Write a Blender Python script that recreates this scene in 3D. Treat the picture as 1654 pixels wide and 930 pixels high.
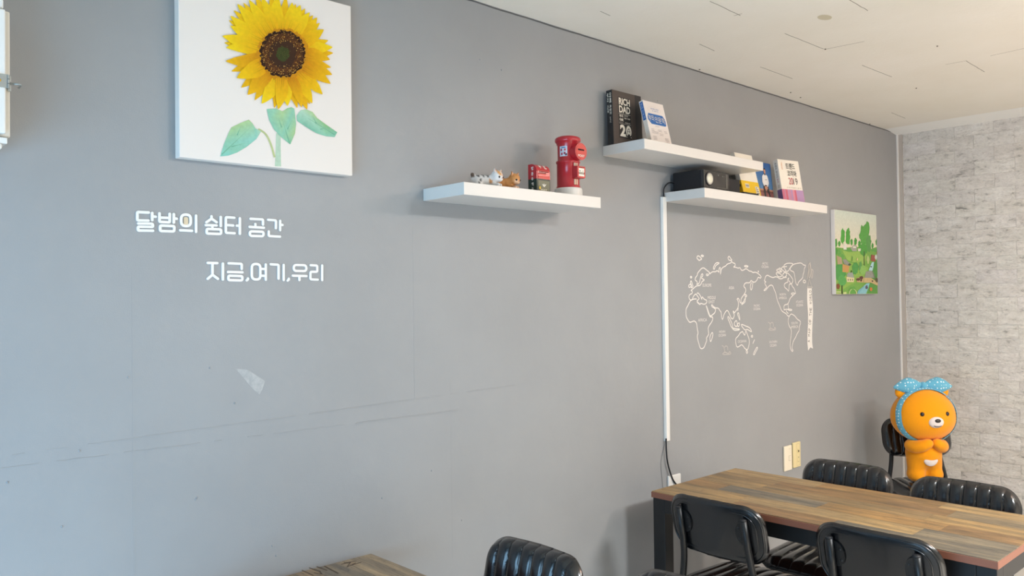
import bpy, bmesh, math, random
from mathutils import Vector, Matrix
for _o in list(bpy.data.objects):
    bpy.data.objects.remove(_o)
SC = bpy.context.scene
COL = SC.collection
rnd = random.Random(7)

# ------------------------------------------------------------------ camera
F_PX, YAW, PITCH, ROLL = 1317.4, 0.747154, 0.0142396, 0.01265258
CAM = Vector((0, 0, 1.485))
_f = Vector((math.sin(YAW)*math.cos(PITCH), math.cos(YAW)*math.cos(PITCH), math.sin(PITCH)))
_r0 = Vector((math.cos(YAW), -math.sin(YAW), 0))
_d0 = _f.cross(_r0)
_r = _r0*math.cos(ROLL) + _d0*math.sin(ROLL)
_d = _d0*math.cos(ROLL) - _r0*math.sin(ROLL)
cam_data = bpy.data.cameras.new('camera')
cam_data.sensor_width = 36
cam_data.lens = 36*F_PX/1654
cam = bpy.data.objects.new('camera', cam_data)
COL.objects.link(cam)
_m = Matrix((_r, -_d, -_f)).transposed().to_4x4()
_m.translation = CAM
cam.matrix_world = _m
SC.camera = cam

# ------------------------------------------------------------------ world, lights, exposure
def lin(c):
    return tuple(((v/255)/12.92 if v/255 <= 0.04045 else ((v/255+0.055)/1.055)**2.4) for v in c)

SC.view_settings.view_transform = 'Standard'
SC.view_settings.look = 'None'
SC.view_settings.gamma = 1
SC.view_settings.use_curve_mapping = False
SC.view_settings.exposure = 0.0
world = bpy.data.worlds.new('world'); SC.world = world
world.use_nodes = True
world.node_tree.nodes['Background'].inputs[0].default_value = (0.80, 0.90, 1.0, 1)
world.node_tree.nodes['Background'].inputs[1].default_value = 0.15

def area(name, loc, target, sx, sy, power, color):
    l = bpy.data.lights.new(name, 'AREA'); l.shape = 'RECTANGLE'
    l.size = sx; l.size_y = sy; l.energy = power; l.color = color
    o = bpy.data.objects.new(name, l); COL.objects.link(o)
    o.location = loc
    o.rotation_euler = (Vector(target)-Vector(loc)).to_track_quat('-Z', 'Y').to_euler()
    return o
# bluish daylight through the low glazing of the shop front on the left
area('daylight_left', (-1.2, 0.7, 0.68), (1.0, 2.1, 0.42), 2.0, 1.3, 74, (0.38, 0.69, 1.0))
# two ceiling panels behind the camera's right shoulder, and a warm pendant bulb further right
area('panel_light', (3.75, -0.7, 2.40), (3.75, -0.7, 0), 0.45, 0.45, 34, (1.0, 0.97, 0.90))
area('panel_light', (2.30, -0.7, 2.40), (2.30, -0.7, 0), 0.45, 0.45, 78, (0.94, 0.98, 1.0))
def lamp(name, loc, power, color, radius):
    l = bpy.data.lights.new(name, 'POINT'); l.energy = power; l.color = color; l.shadow_soft_size = radius
    o = bpy.data.objects.new(name, l); COL.objects.link(o); o.location = loc
    return o
lamp('bulb_light', (3.75, -0.05, 2.33), 27, (1.0, 0.70, 0.58), 0.13)

# added spot on the unseen floor; its warm bounce lifts the ceiling
_s = bpy.data.lights.new('bounce_fill_spot', 'SPOT'); _s.energy = 1300; _s.color = (1.0, 0.93, 0.82); _s.spot_size = math.radians(40); _s.spot_blend = 0.4; _s.shadow_soft_size = 0.1
_o = bpy.data.objects.new('bounce_fill_spot', _s); COL.objects.link(_o); _o.location = (2.2, -3.0, 2.3)
_o.rotation_euler = (Vector((2.5, -0.9, 0))-Vector((2.2, -3.0, 2.3))).to_track_quat('-Z', 'Y').to_euler()

# ------------------------------------------------------------------ helpers
D_WALL = 2.1          # the grey wall stands at y = 2.1
X_BRICK = 5.26        # the brick wall at x = 5.26
Z_CEIL = 2.502
def ray(px, py):
    return _r*((px-827)/F_PX) + _d*((py-465)/F_PX) + _f
def on_y(px, py, y=D_WALL):
    q = ray(px, py); return CAM + q*(y/q.y)
def on_z(px, py, z):
    q = ray(px, py); return CAM + q*((z-CAM.z)/q.z)

MATS = {}
def mat(name, rgb=None, rough=0.5, spec=0.5, metal=0.0, coat=0.0, coat_rough=0.1, sheen=0.0, emit=0.0):
    m = bpy.data.materials.new(name); m.use_nodes = True
    b = m.node_tree.nodes['Principled BSDF']
    if rgb is not None: b.inputs['Base Color'].default_value = (*lin(rgb), 1)
    b.inputs['Roughness'].default_value = rough
    b.inputs['Specular IOR Level'].default_value = spec
    b.inputs['Metallic'].default_value = metal
    b.inputs['Coat Weight'].default_value = coat
    b.inputs['Coat Roughness'].default_value = coat_rough
    b.inputs['Sheen Weight'].default_value = sheen
    MATS[name] = m
    return m
def N(m, t, **kw):
    n = m.node_tree.nodes.new(t)
    for k, v in kw.items(): setattr(n, k, v)
    return n
def L(m, a, b): m.node_tree.links.new(a, b)
def BS(m): return m.node_tree.nodes['Principled BSDF']
def noise(m, scale, detail=3, rough=0.5, vec=None, mapping=None):
    n = N(m, 'ShaderNodeTexNoise'); n.inputs['Scale'].default_value = scale
    n.inputs['Detail'].default_value = detail; n.inputs['Roughness'].default_value = rough
    if mapping is not None:
        mp = N(m, 'ShaderNodeMapping'); mp.inputs['Scale'].default_value = mapping
        L(m, vec, mp.inputs['Vector']); vec = mp.outputs['Vector']
    if vec is not None: L(m, vec, n.inputs['Vector'])
    return n
def ramp(m, fac, stops):
    r = N(m, 'ShaderNodeValToRGB')
    e = r.color_ramp.elements
    while len(e) < len(stops): e.new(0.5)
    for i, (p, c) in enumerate(stops):
        e[i].position = p; e[i].color = (*c, 1) if len(c) == 3 else c
    L(m, fac, r.inputs['Fac'])
    return r
def mixc(m, fac, a, b, mode='MIX'):
    n = N(m, 'ShaderNodeMix', data_type='RGBA', blend_type=mode)
    for s, v in ((n.inputs[0], fac), (n.inputs[6], a), (n.inputs[7], b)):
        if hasattr(v, 'links') or hasattr(v, 'is_linked'): L(m, v, s)
        elif isinstance(v, (int, float)): s.default_value = v
        else: s.default_value = (*v, 1) if len(v) == 3 else v
    return n.outputs[2]
def bump(m, height, strength=0.2, dist=0.01, prev=None):
    b = N(m, 'ShaderNodeBump'); b.inputs['Strength'].default_value = strength; b.inputs['Distance'].default_value = dist
    L(m, height, b.inputs['Height'])
    if prev is not None: L(m, prev, b.inputs['Normal'])
    return b.outputs['Normal']
def objcoord(m): return N(m, 'ShaderNodeTexCoord').outputs['Object']

# materials -----------------------------------------------------------
def m_wall():
    m = mat('grey_wall_paint', (156, 157, 158), 0.42, 0.45)
    c = objcoord(m)
    n1 = noise(m, 2.2, 4, 0.6, c)
    col = ramp(m, n1.outputs['Fac'], [(0.3, lin((153, 154, 155))), (0.7, lin((159, 160, 161)))])
    L(m, col.outputs['Color'], BS(m).inputs['Base Color'])
    n2 = noise(m, 260, 3, 0.55, c)
    n3 = noise(m, 9, 3, 0.5, c)
    b = bump(m, n2.outputs['Fac'], 0.16, 0.0015)
    b = bump(m, n3.outputs['Fac'], 0.22, 0.010, b)
    L(m, b, BS(m).inputs['Normal'])
    return m
def m_ceiling():
    m = mat('cream_ceiling_paper', (242, 234, 222), 0.6, 0.3)
    c = objcoord(m)
    n1 = noise(m, 1.5, 4, 0.6, c)
    col = ramp(m, n1.outputs['Fac'], [(0.3, lin((238, 230, 216))), (0.7, lin((245, 238, 227)))])
    L(m, col.outputs['Color'], BS(m).inputs['Base Color'])
    n2 = noise(m, 55, 4, 0.6, c); n3 = noise(m, 300, 2, 0.5, c)
    b = bump(m, n2.outputs['Fac'], 0.22, 0.004); b = bump(m, n3.outputs['Fac'], 0.2, 0.001, b)
    L(m, b, BS(m).inputs['Normal'])
    return m
def m_brick():
    m = mat('pale_brick', (200, 195, 188), 0.75, 0.25)
    c = objcoord(m); oi = N(m, 'ShaderNodeObjectInfo')
    off = N(m, 'ShaderNodeVectorMath', operation='MULTIPLY_ADD')
    L(m, c, off.inputs[0]); off.inputs[1].default_value = (1, 1, 1)
    sc = N(m, 'ShaderNodeVectorMath', operation='SCALE'); sc.inputs[0].default_value = (7.3, 13.1, 5.7)
    L(m, oi.outputs['Random'], sc.inputs['Scale']); L(m, sc.outputs[0], off.inputs[2])
    v = off.outputs[0]
    n1 = noise(m, 1.0, 6, 0.7, v, (14, 11, 30))
    n2 = noise(m, 1.0, 5, 0.7, v, (50, 60, 90))
    base = ramp(m, n1.outputs['Fac'], [(0.29, lin((152, 148, 143))), (0.42, lin((222, 217, 211))), (0.62, lin((238, 234, 229))), (0.75, lin((246, 243, 239)))])
    fine = ramp(m, n2.outputs['Fac'], [(0.30, (0.78, 0.77, 0.76)), (0.46, (0.98, 0.98, 0.98)), (0.68, (1.05, 1.05, 1.04))])
    cc = mixc(m, 1.0, base.outputs['Color'], fine.outputs['Color'], 'MULTIPLY')
    cc = mixc(m, 1.0, cc, oi.outputs['Color'], 'MULTIPLY')
    L(m, cc, BS(m).inputs['Base Color'])
    b = bump(m, n1.outputs['Fac'], 0.75, 0.016); b = bump(m, n2.outputs['Fac'], 0.6, 0.006, b)
    L(m, b, BS(m).inputs['Normal'])
    return m
def m_plank():
    m = mat('reclaimed_wood', (170, 130, 88), 0.42, 0.45)
    c = objcoord(m); oi = N(m, 'ShaderNodeObjectInfo')
    off = N(m, 'ShaderNodeVectorMath', operation='ADD')
    sc = N(m, 'ShaderNodeVectorMath', operation='SCALE'); sc.inputs[0].default_value = (17.3, 23.1, 5.7)
    L(m, oi.outputs['Random'], sc.inputs['Scale']); L(m, c, off.inputs[0]); L(m, sc.outputs[0], off.inputs[1])
    v = off.outputs[0]
    n1 = noise(m, 1.0, 5, 0.6, v, (38, 3.4, 4))
    n2 = noise(m, 1.0, 6, 0.7, v, (210, 11, 6))
    n3 = noise(m, 1.0, 5, 0.75, v, (75, 36, 6))
    r1 = ramp(m, n1.outputs['Fac'], [(0.29, (0.46, 0.48, 0.52)), (0.43, (0.80, 0.80, 0.78)), (0.54, (1.05, 1.0, 0.90)), (0.68, (1.5, 1.40, 1.18))])
    r2 = ramp(m, n2.outputs['Fac'], [(0.34, (0.42, 0.38, 0.35)), (0.48, (0.98, 0.98, 0.98)), (0.68, (1.2, 1.17, 1.1))])
    r3 = ramp(m, n3.outputs['Fac'], [(0.32, (0.40, 0.36, 0.33)), (0.42, (1, 1, 1)), (0.62, (1, 1, 1)), (0.74, (1.3, 1.28, 1.2))])
    cc = mixc(m, 1.0, oi.outputs['Color'], r1.outputs['Color'], 'MULTIPLY')
    cc = mixc(m, 0.8, cc, r2.outputs['Color'], 'MULTIPLY')
    cc = mixc(m, 0.75, cc, r3.outputs['Color'], 'MULTIPLY')
    L(m, cc, BS(m).inputs['Base Color'])
    L(m, bump(m, n2.outputs['Fac'], 0.08, 0.002), BS(m).inputs['Normal'])
    return m
def m_attr(name, rough=0.6, spec=0.3, grain=0.0, gscale=200, sheen=0.0, coat=0.0):
    m = mat(name, (255, 255, 255), rough, spec, sheen=sheen, coat=coat)
    a = N(m, 'ShaderNodeVertexColor'); a.layer_name = 'Col'
    out = a.outputs['Color']
    if grain:
        n = noise(m, gscale, 4, 0.6, objcoord(m))
        r = ramp(m, n.outputs['Fac'], [(0.3, (1-grain,)*3), (0.7, (1+grain*0.4,)*3)])
        out = mixc(m, 1.0, out, r.outputs['Color'], 'MULTIPLY')
    L(m, out, BS(m).inputs['Base Color'])
    return m
def m_vinyl():
    m = mat('black_vinyl', (14, 15, 19), 0.27, 0.55, coat=0.6, coat_rough=0.12)
    c = objcoord(m)
    n1 = noise(m, 420, 3, 0.6, c); n2 = noise(m, 16, 3, 0.5, c)
    b = bump(m, n1.outputs['Fac'], 0.10, 0.001); b = bump(m, n2.outputs['Fac'], 0.20, 0.006, b)
    L(m, b, BS(m).inputs['Normal'])
    return m
def m_plush(name, rgb):
    m = mat(name, rgb, 0.9, 0.1, sheen=0.25)
    c = objcoord(m)
    n = noise(m, 420, 3, 0.7, c)
    r = ramp(m, n.outputs['Fac'], [(0.3, (0.88, 0.88, 0.88)), (0.7, (1.08, 1.08, 1.08))])
    L(m, mixc(m, 1.0, lin(rgb), r.outputs['Color'], 'MULTIPLY'), BS(m).inputs['Base Color'])
    L(m, bump(m, n.outputs['Fac'], 0.35, 0.003), BS(m).inputs['Normal'])
    return m
def m_dots():
    m = mat('blue_polka_dot_cloth', (110, 175, 200), 0.85, 0.15, sheen=0.2)
    c = objcoord(m)
    v = N(m, 'ShaderNodeTexVoronoi'); v.inputs['Scale'].default_value = 62; v.inputs['Randomness'].default_value = 0.25
    L(m, c, v.inputs['Vector'])
    r = ramp(m, v.outputs['Distance'], [(0.22, lin((232, 244, 246))), (0.28, lin((104, 176, 204)))])
    L(m, r.outputs['Color'], BS(m).inputs['Base Color'])
    return m
WALL = m_wall(); CEIL = m_ceiling(); BRICK = m_brick(); PLANK = m_plank(); VINYL = m_vinyl()
PRINT = m_attr('printed_cover', 0.45, 0.4)
CANVASPRINT = m_attr('painted_canvas', 0.75, 0.2, 0.10, 90)
FIGURINE = m_attr('painted_resin', 0.35, 0.45, 0.05, 150)
MORTAR = mat('brick_joint', (236, 230, 222), 0.9, 0.1)
BEIGE = mat('beige_edge', (196, 187, 177), 0.5, 0.3)
WHITE = mat('white_laminate', (226, 221, 215), 0.35, 0.4)
WHITEPL = mat('white_plastic', (236, 233, 228), 0.35, 0.45)
CREAMPL = mat('cream_plastic', (240, 229, 206), 0.35, 0.45)
YELLOWPL = mat('yellowed_plastic', (231, 214, 164), 0.35, 0.45)
LETTER = mat('white_letter_acrylic', (244, 243, 240), 0.4, 0.4)
DECAL = mat('white_wall_vinyl', (232, 228, 222), 0.5, 0.3)
DECALTHIN = mat('faint_white_wall_vinyl', (196, 192, 186), 0.5, 0.3)
DECALINK = mat('grey_banner_ink', (96, 95, 92), 0.6, 0.2)
MOON = mat('beige_moon_sticker', (226, 205, 172), 0.5, 0.3)
BLACKSTEEL = mat('black_steel', (24, 25, 27), 0.38, 0.5)
BLACKPL = mat('black_plastic', (34, 34, 37), 0.45, 0.4)
BLACKGL = mat('black_glossy_front', (52, 51, 48), 0.12, 0.5)
EDGEBAND = mat('reddish_edge_band', (150, 99, 80), 0.45, 0.4)
STEEL = mat('zinc_steel', (176, 182, 182), 0.35, 0.5, metal=0.85)
CHROME = mat('chrome', (210, 210, 205), 0.12, 0.5, metal=1.0)
BRASS = mat('brass_screw', (190, 160, 70), 0.3, 0.5, metal=0.9)
LENS = mat('lens_glass', (226, 222, 200), 0.08, 0.8)
RED = mat('red_gloss', (186, 36, 46), 0.28, 0.5, coat=0.3)
REDLIGHT = mat('salmon_red', (206, 74, 66), 0.4, 0.4)
DARKSLOT = mat('dark_slot', (40, 18, 20), 0.7, 0.2)
GREEN = mat('dark_green_paint', (44, 62, 54), 0.35, 0.4)
OLIVE = mat('olive_front', (112, 112, 90), 0.4, 0.4)
CANVAS = mat('white_canvas', (240, 231, 223), 0.7, 0.2)
PAPER = mat('book_pages', (230, 222, 206), 0.8, 0.1)
STITCH = mat('pale_stitching', (150, 152, 156), 0.6, 0.3)
PLUSH = m_plush('orange_plush', (250, 160, 22))
PLUSHWHITE = m_plush('white_plush', (238, 226, 222))
DOTS = m_dots()
EYE = mat('dark_brown_bead', (38, 24, 18), 0.2, 0.6)
EARTH = mat('floor_tile', (206, 202, 195), 0.4, 0.4)
SEAMDARK = mat('ceiling_gap', (120, 108, 94), 0.9, 0.1)
PATCH = mat('pale_paint_patch', (160, 161, 160), 0.6, 0.3)
_n = noise(PATCH, 60, 4, 0.7, objcoord(PATCH))
L(PATCH, ramp(PATCH, _n.outputs['Fac'], [(0.35, lin((166, 167, 168))), (0.65, lin((186, 186, 184)))]).outputs['Color'], BS(PATCH).inputs['Base Color'])

# object helpers ------------------------------------------------------
def put(name, me, m=None, parent=None, loc=None, smooth=False):
    if isinstance(me, bmesh.types.BMesh):
        bm = me; me = bpy.data.meshes.new(name); bm.to_mesh(me); bm.free()
    o = bpy.data.objects.new(name, me); COL.objects.link(o)
    if m is not None and len(me.materials) == 0: me.materials.append(m)
    if parent is not None: o.parent = parent
    if loc is not None: o.location = loc
    if smooth:
        me.polygons.foreach_set('use_smooth', [True]*len(me.polygons))
    return o
def tag(o, label, cat, group=None):
    o['label'] = label; o['category'] = cat
    if group: o['group'] = group
    return o
def thing(name, label, cat, loc=(0, 0, 0), rotz=0.0, group=None):
    o = bpy.data.objects.new(name, None); COL.objects.link(o)
    o.empty_display_size = 0.05
    o.location = loc; o.rotation_euler = (0, 0, rotz)
    return tag(o, label, cat, group)
def struct(name, me, m=None, parent=None):
    o = put(name, me, m, parent)
    if parent is None: o['kind'] = 'structure'
    return o
def kids(o): return [c for c in bpy.data.objects if c.parent == o]
def dup(root, name, loc, rotz, label, group=None):
    allo = list(bpy.data.objects)
    r = root.copy(); COL.objects.link(r); r.name = name
    r.location = loc; r.rotation_euler = (0, 0, rotz); r['label'] = label
    for ch in allo:
        if ch.parent == root:
            c = ch.copy(); COL.objects.link(c); c.parent = r
            for g in allo:
                if g.parent == ch:
                    d = g.copy(); COL.objects.link(d); d.parent = c
    return r
def box(bm, x0, x1, y0, y1, z0, z1, bev=0.0, seg=2, mi=0):
    vs = [bm.verts.new((x, y, z)) for x in (x0, x1) for y in (y0, y1) for z in (z0, z1)]
    idx = [(0, 1, 3, 2), (4, 6, 7, 5), (0, 4, 5, 1), (2, 3, 7, 6), (0, 2, 6, 4), (1, 5, 7, 3)]
    fs = [bm.faces.new([vs[i] for i in f]) for f in idx]
    for f in fs: f.material_index = mi
    if bev > 0:
        es = list({e for f in fs for e in f.edges})
        bmesh.ops.bevel(bm, geom=es, offset=bev, segments=seg, affect='EDGES', profile=0.5)
    return bm
def mbox(x0, x1, y0, y1, z0, z1, bev=0.0, seg=2):
    bm = bmesh.new(); box(bm, x0, x1, y0, y1, z0, z1, bev, seg)
    bmesh.ops.recalc_face_normals(bm, faces=bm.faces); return bm
def lathe(profile, seg=40, center=(0, 0), cap=True):
    bm = bmesh.new(); rings = []
    for r, z in profile:
        rings.append([bm.verts.new((center[0]+r*math.cos(2*math.pi*i/seg), center[1]+r*math.sin(2*math.pi*i/seg), z)) for i in range(seg)])
    for a, b in zip(rings, rings[1:]):
        for i in range(seg):
            bm.faces.new((a[i], a[(i+1) % seg], b[(i+1) % seg], b[i]))
    if cap:
        bm.faces.new(list(reversed(rings[0]))); bm.faces.new(rings[-1])
    bmesh.ops.recalc_face_normals(bm, faces=bm.faces)
    return bm
def cyl_y(bm, cx, cz, r, y0, y1, seg=28, bev=0.0):
    """disc / cylinder whose axis runs along y"""
    a = [bm.verts.new((cx+r*math.cos(2*math.pi*i/seg), y0, cz+r*math.sin(2*math.pi*i/seg))) for i in range(seg)]
    b = [bm.verts.new((cx+r*math.cos(2*math.pi*i/seg), y1, cz+r*math.sin(2*math.pi*i/seg))) for i in range(seg)]
    for i in range(seg): bm.faces.new((a[i], b[i], b[(i+1) % seg], a[(i+1) % seg]))
    f1 = bm.faces.new(a); f2 = bm.faces.new(list(reversed(b)))
    if bev: bmesh.ops.bevel(bm, geom=list(f1.edges), offset=bev, segments=2, affect='EDGES')
    bmesh.ops.recalc_face_normals(bm, faces=bm.faces)
    return bm
def fillet3(pts, r, n=6):
    pts = [Vector(p) for p in pts]; out = [pts[0]]
    for a, b, c in zip(pts, pts[1:], pts[2:]):
        u = (a-b); v = (c-b); k = min(r, u.length*0.45, v.length*0.45)
        p0 = b+u.normalized()*k; p1 = b+v.normalized()*k
        for i in range(n+1):
            t = i/n
            out.append(p0*(1-t)**2 + b*2*t*(1-t) + p1*t*t)
    out.append(pts[-1]); return out
def tube(bm, pts, r, seg=12, closed=False, cap=True):
    pts = [Vector(p) for p in pts]; n = len(pts)
    def tan(i):
        a = pts[(i-1) % n] if (closed or i > 0) else pts[i]
        b = pts[(i+1) % n] if (closed or i < n-1) else pts[i]
        return (b-a).normalized()
    t = tan(0); up = Vector((0, 0, 1)) if abs(t.z) < 0.9 else Vector((1, 0, 0))
    nrm = (up - t*up.dot(t)).normalized(); rings = []
    for i in range(n):
        t = tan(i); nrm = (nrm - t*nrm.dot(t)).normalized(); bn = t.cross(nrm)
        rr = r[i] if isinstance(r, (list, tuple)) else r
        rings.append([bm.verts.new(pts[i] + nrm*rr*math.cos(2*math.pi*k/seg) + bn*rr*math.sin(2*math.pi*k/seg)) for k in range(seg)])
    pairs = list(zip(rings, rings[1:])) + ([(rings[-1], rings[0])] if closed else [])
    for a, b in pairs:
        for k in range(seg): bm.faces.new((a[k], a[(k+1) % seg], b[(k+1) % seg], b[k]))
    if cap and not closed:
        bm.faces.new(list(reversed(rings[0]))); bm.faces.new(rings[-1])
    bmesh.ops.recalc_face_normals(bm, faces=bm.faces)
    return bm
def fillet2(pts, r, closed=False, n=5):
    pts = [Vector((p[0], p[1])) for p in pts]; m = len(pts); out = []
    for i in range(m):
        b = pts[i]
        if not closed and i in (0, m-1): out.append(b); continue
        u = pts[(i-1) % m]-b; v = pts[(i+1) % m]-b
        k = min(r, u.length*0.48, v.length*0.48)
        p0 = b+u.normalized()*k; p1 = b+v.normalized()*k
        for j in range(n+1):
            t = j/n; out.append(p0*(1-t)**2 + b*2*t*(1-t) + p1*t*t)
    return out
def ribbon(bm, pts, w, to3, h0, h1, closed=False, caps=True):
    """a stroke of width w along a 2-D polyline; to3(u, v, h) places it on its surface, h0..h1 is its thickness"""
    P = [Vector((p[0], p[1])) for p in pts]
    q = [P[0]]
    for p in P[1:]:
        if (p-q[-1]).length > 1e-6: q.append(p)
    if closed and (q[0]-q[-1]).length < 1e-6: q.pop()
    P = q; n = len(P)
    if n < 2: return
    Ls, Rs = [], []
    for i in range(n):
        a = P[(i-1) % n] if (closed or i > 0) else None
        b = P[(i+1) % n] if (closed or i < n-1) else None
        d0 = (P[i]-a).normalized() if a is not None else None
        d1 = (b-P[i]).normalized() if b is not None else None
        if d0 is None: d0 = d1
        if d1 is None: d1 = d0
        n0 = Vector((-d0.y, d0.x)); n1 = Vector((-d1.y, d1.x)); mm = n0+n1
        if mm.length < 0.35: mm = n0*1.0; k = 1
        else: mm.normalize(); k = min(1/max(0.35, mm.dot(n0)), 1.6)
        Ls.append(P[i]+mm*w/2*k); Rs.append(P[i]-mm*w/2*k)
    if closed:
        segs = [(i, (i+1) % n) for i in range(n)]
    else: segs = [(i, i+1) for i in range(n-1)]
    thick = abs(h1-h0) > 1e-6
    tl = [bm.verts.new(to3(p.x, p.y, h1+i_*4e-6)) for i_, p in enumerate(Ls)]; tr = [bm.verts.new(to3(p.x, p.y, h1+i_*4e-6)) for i_, p in enumerate(Rs)]
    if thick:
        bl = [bm.verts.new(to3(p.x, p.y, h0)) for p in Ls]; br = [bm.verts.new(to3(p.x, p.y, h0)) for p in Rs]
    for i, j in segs:
        bm.faces.new((tl[i], tr[i], tr[j], tl[j]))
        if thick:
            bm.faces.new((tl[i], tl[j], bl[j], bl[i])); bm.faces.new((tr[j], tr[i], br[i], br[j]))
    if not closed and caps:
        for e, s in ((0, -1), (n-1, 1)):
            d = (P[1]-P[0]).normalized()*-1 if e == 0 else (P[-1]-P[-2]).normalized()
            nn = Vector((-d.y, d.x)); arc = []
            for k in range(7):
                a = math.pi*k/6
                arc.append(P[e] + nn*math.cos(a)*w/2 + d*math.sin(a)*w/2)
            top = [bm.verts.new(to3(p.x, p.y, h1+(-1.5e-5 if e == 0 else n*4e-6+1.5e-5))) for p in arc]
            bm.faces.new(top)
            if thick:
                bot = [bm.verts.new(to3(p.x, p.y, h0)) for p in arc]
                for k in range(6): bm.faces.new((top[k], top[k+1], bot[k+1], bot[k]))
def chaikin(pts, closed=False, it=1):
    P = [Vector((p[0], p[1])) for p in pts]
    for _ in range(it):
        out = [] if closed else [P[0]]
        m = len(P)
        for i in range(m if closed else m-1):
            a, b = P[i], P[(i+1) % m]
            out += [a*0.75+b*0.25, a*0.25+b*0.75]
        if not closed: out.append(P[-1])
        P = out
    return P
def wall3(u, v, h): return Vector((u, D_WALL-h, v))       # u along the wall, v height, h proud of it
def decal(name, polys, to3, m, parent, h=0.0004, step=0.00012):
    """flat print: [(points, rgb or [rgb per point])] layered in order"""
    bm = bmesh.new(); lay = bm.loops.layers.float_color.new('Col')
    for i, (pts, c) in enumerate(polys):
        vs = [bm.verts.new(to3(p[0], p[1], h+i*step)) for p in pts]
        f = bm.faces.new(vs)
        for k, lp in enumerate(f.loops):
            cc = c[k] if isinstance(c, list) else c
            lp[lay] = (*lin(cc), 1)
    return put(name, bm, m, parent)
def ell(cx, cy, rx, ry, n=20, a0=0.0):
    ca, sa = math.cos(a0), math.sin(a0); out = []
    for i in range(n):
        t = 2*math.pi*i/n; x, y = rx*math.cos(t), ry*math.sin(t)
        out.append((cx+x*ca-y*sa, cy+x*sa+y*ca))
    return out
def rect(x0, x1, y0, y1): return [(x0, y0), (x1, y0), (x1, y1), (x0, y1)]
_tc = {}
def text_polys(body, bold=0.0):
    key = (body, bold)
    if key in _tc: return _tc[key]
    c = bpy.data.curves.new('t', 'FONT'); c.body = body; c.offset = bold; c.resolution_u = 4
    o = bpy.data.objects.new('t', c); COL.objects.link(o)
    dg = bpy.context.evaluated_depsgraph_get(); dg.update()
    me = bpy.data.meshes.new_from_object(o.evaluated_get(dg))
    V = [(v.co.x, v.co.y) for v in me.vertices]; Fc = [list(p.vertices) for p in me.polygons]
    bpy.data.objects.remove(o); bpy.data.curves.remove(c); bpy.data.meshes.remove(me)
    xs = [v[0] for v in V]; ys = [v[1] for v in V]
    x0, x1, y0, y1 = min(xs), max(xs), min(ys), max(ys)
    V = [((x-x0)/(x1-x0), (y-y0)/(y1-y0)) for x, y in V]
    _tc[key] = (V, Fc); return _tc[key]
def add_text(bm, body, x0, x1, y0, y1, to3, h, bold=0.0, turn=0, col=None):
    """flat lettering filling the box x0..x1, y0..y1; turn = 1 reads upwards, -1 downwards"""
    V, Fc = text_polys(body, bold)
    lay = bm.loops.layers.float_color.get('Col') or bm.loops.layers.float_color.new('Col')
    def pos(u, v):
        if turn == 1: u, v = 1-v, u
        elif turn == -1: u, v = v, 1-u
        return to3(x0+u*(x1-x0), y0+v*(y1-y0), h)
    vs = [bm.verts.new(pos(u, v)) for u, v in V]
    for f in Fc:
        try: ff = bm.faces.new([vs[i] for i in f])
        except ValueError: continue
        if col is not None:
            for lp in ff.loops: lp[lay] = (*lin(col), 1)
def text_part(name, items, to3, m, parent, h=0.001):
    """items: (body, x0, x1, y0, y1, rgb, bold, turn)"""
    bm = bmesh.new()
    for it in items:
        body, x0, x1, y0, y1, c = it[:6]
        add_text(bm, body, x0, x1, y0, y1, to3, h, it[6] if len(it) > 6 else 0.0, it[7] if len(it) > 7 else 0, c)
    return put(name, bm, m, parent)
def meta(elements, res=0.004, thresh=0.6):
    """a smooth body grown from overlapping balls: (x, y, z, radius) or (x, y, z, rx, ry, rz)"""
    mb = bpy.data.metaballs.new('grow'); mb.resolution = res; mb.render_resolution = res; mb.threshold = thresh
    o = bpy.data.objects.new('grow', mb); COL.objects.link(o)
    for e in elements:
        el = mb.elements.new(); el.co = e[:3]
        if len(e) == 4: el.radius = e[3]*1.74
        else:
            el.type = 'ELLIPSOID'; el.radius = 1.74*max(e[3:6]); k = max(e[3:6])
            el.size_x, el.size_y, el.size_z = e[3]/k, e[4]/k, e[5]/k
    dg = bpy.context.evaluated_depsgraph_get(); dg.update()
    me = bpy.data.meshes.new_from_object(o.evaluated_get(dg))
    bpy.data.objects.remove(o); bpy.data.metaballs.remove(mb)
    return me
def ball(bm, c, r, seg=24, rings=14, rot=None):
    rx, ry, rz = r if isinstance(r, (tuple, list)) else (r, r, r)
    mtx = Matrix.Translation(c) @ (rot.to_4x4() if rot else Matrix()) @ Matrix.Diagonal((rx, ry, rz, 1))
    bmesh.ops.create_uvsphere(bm, u_segments=seg, v_segments=rings, radius=1, matrix=mtx)
    return bm
def color_by(me, fn):
    a = me.color_attributes.new('Col', 'FLOAT_COLOR', 'POINT')
    for i, v in enumerate(me.vertices): a.data[i].color = (*lin(fn(v.co)), 1)
# ================================================================== setting
floor = struct('floor', mbox(-1.9, X_BRICK+0.1, -3.2, D_WALL+0.1, -0.06, 0), EARTH)
ceiling = struct('ceiling', mbox(-1.9, X_BRICK+0.1, -3.2, D_WALL+0.1, Z_CEIL, Z_CEIL+0.08), CEIL)
wall_left = struct('wall_left', mbox(-1.9, X_BRICK+0.1, D_WALL, D_WALL+0.1, -0.06, Z_CEIL+0.08), WALL)
wall_back = struct('wall_back', mbox(-1.9, X_BRICK+0.1, -3.3, -3.2, -0.06, Z_CEIL+0.08), CEIL)
wall_right = struct('wall_right', mbox(X_BRICK+0.0006, X_BRICK+0.1, -3.2, D_WALL, -0.06, Z_CEIL+0.08), MORTAR)

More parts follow.
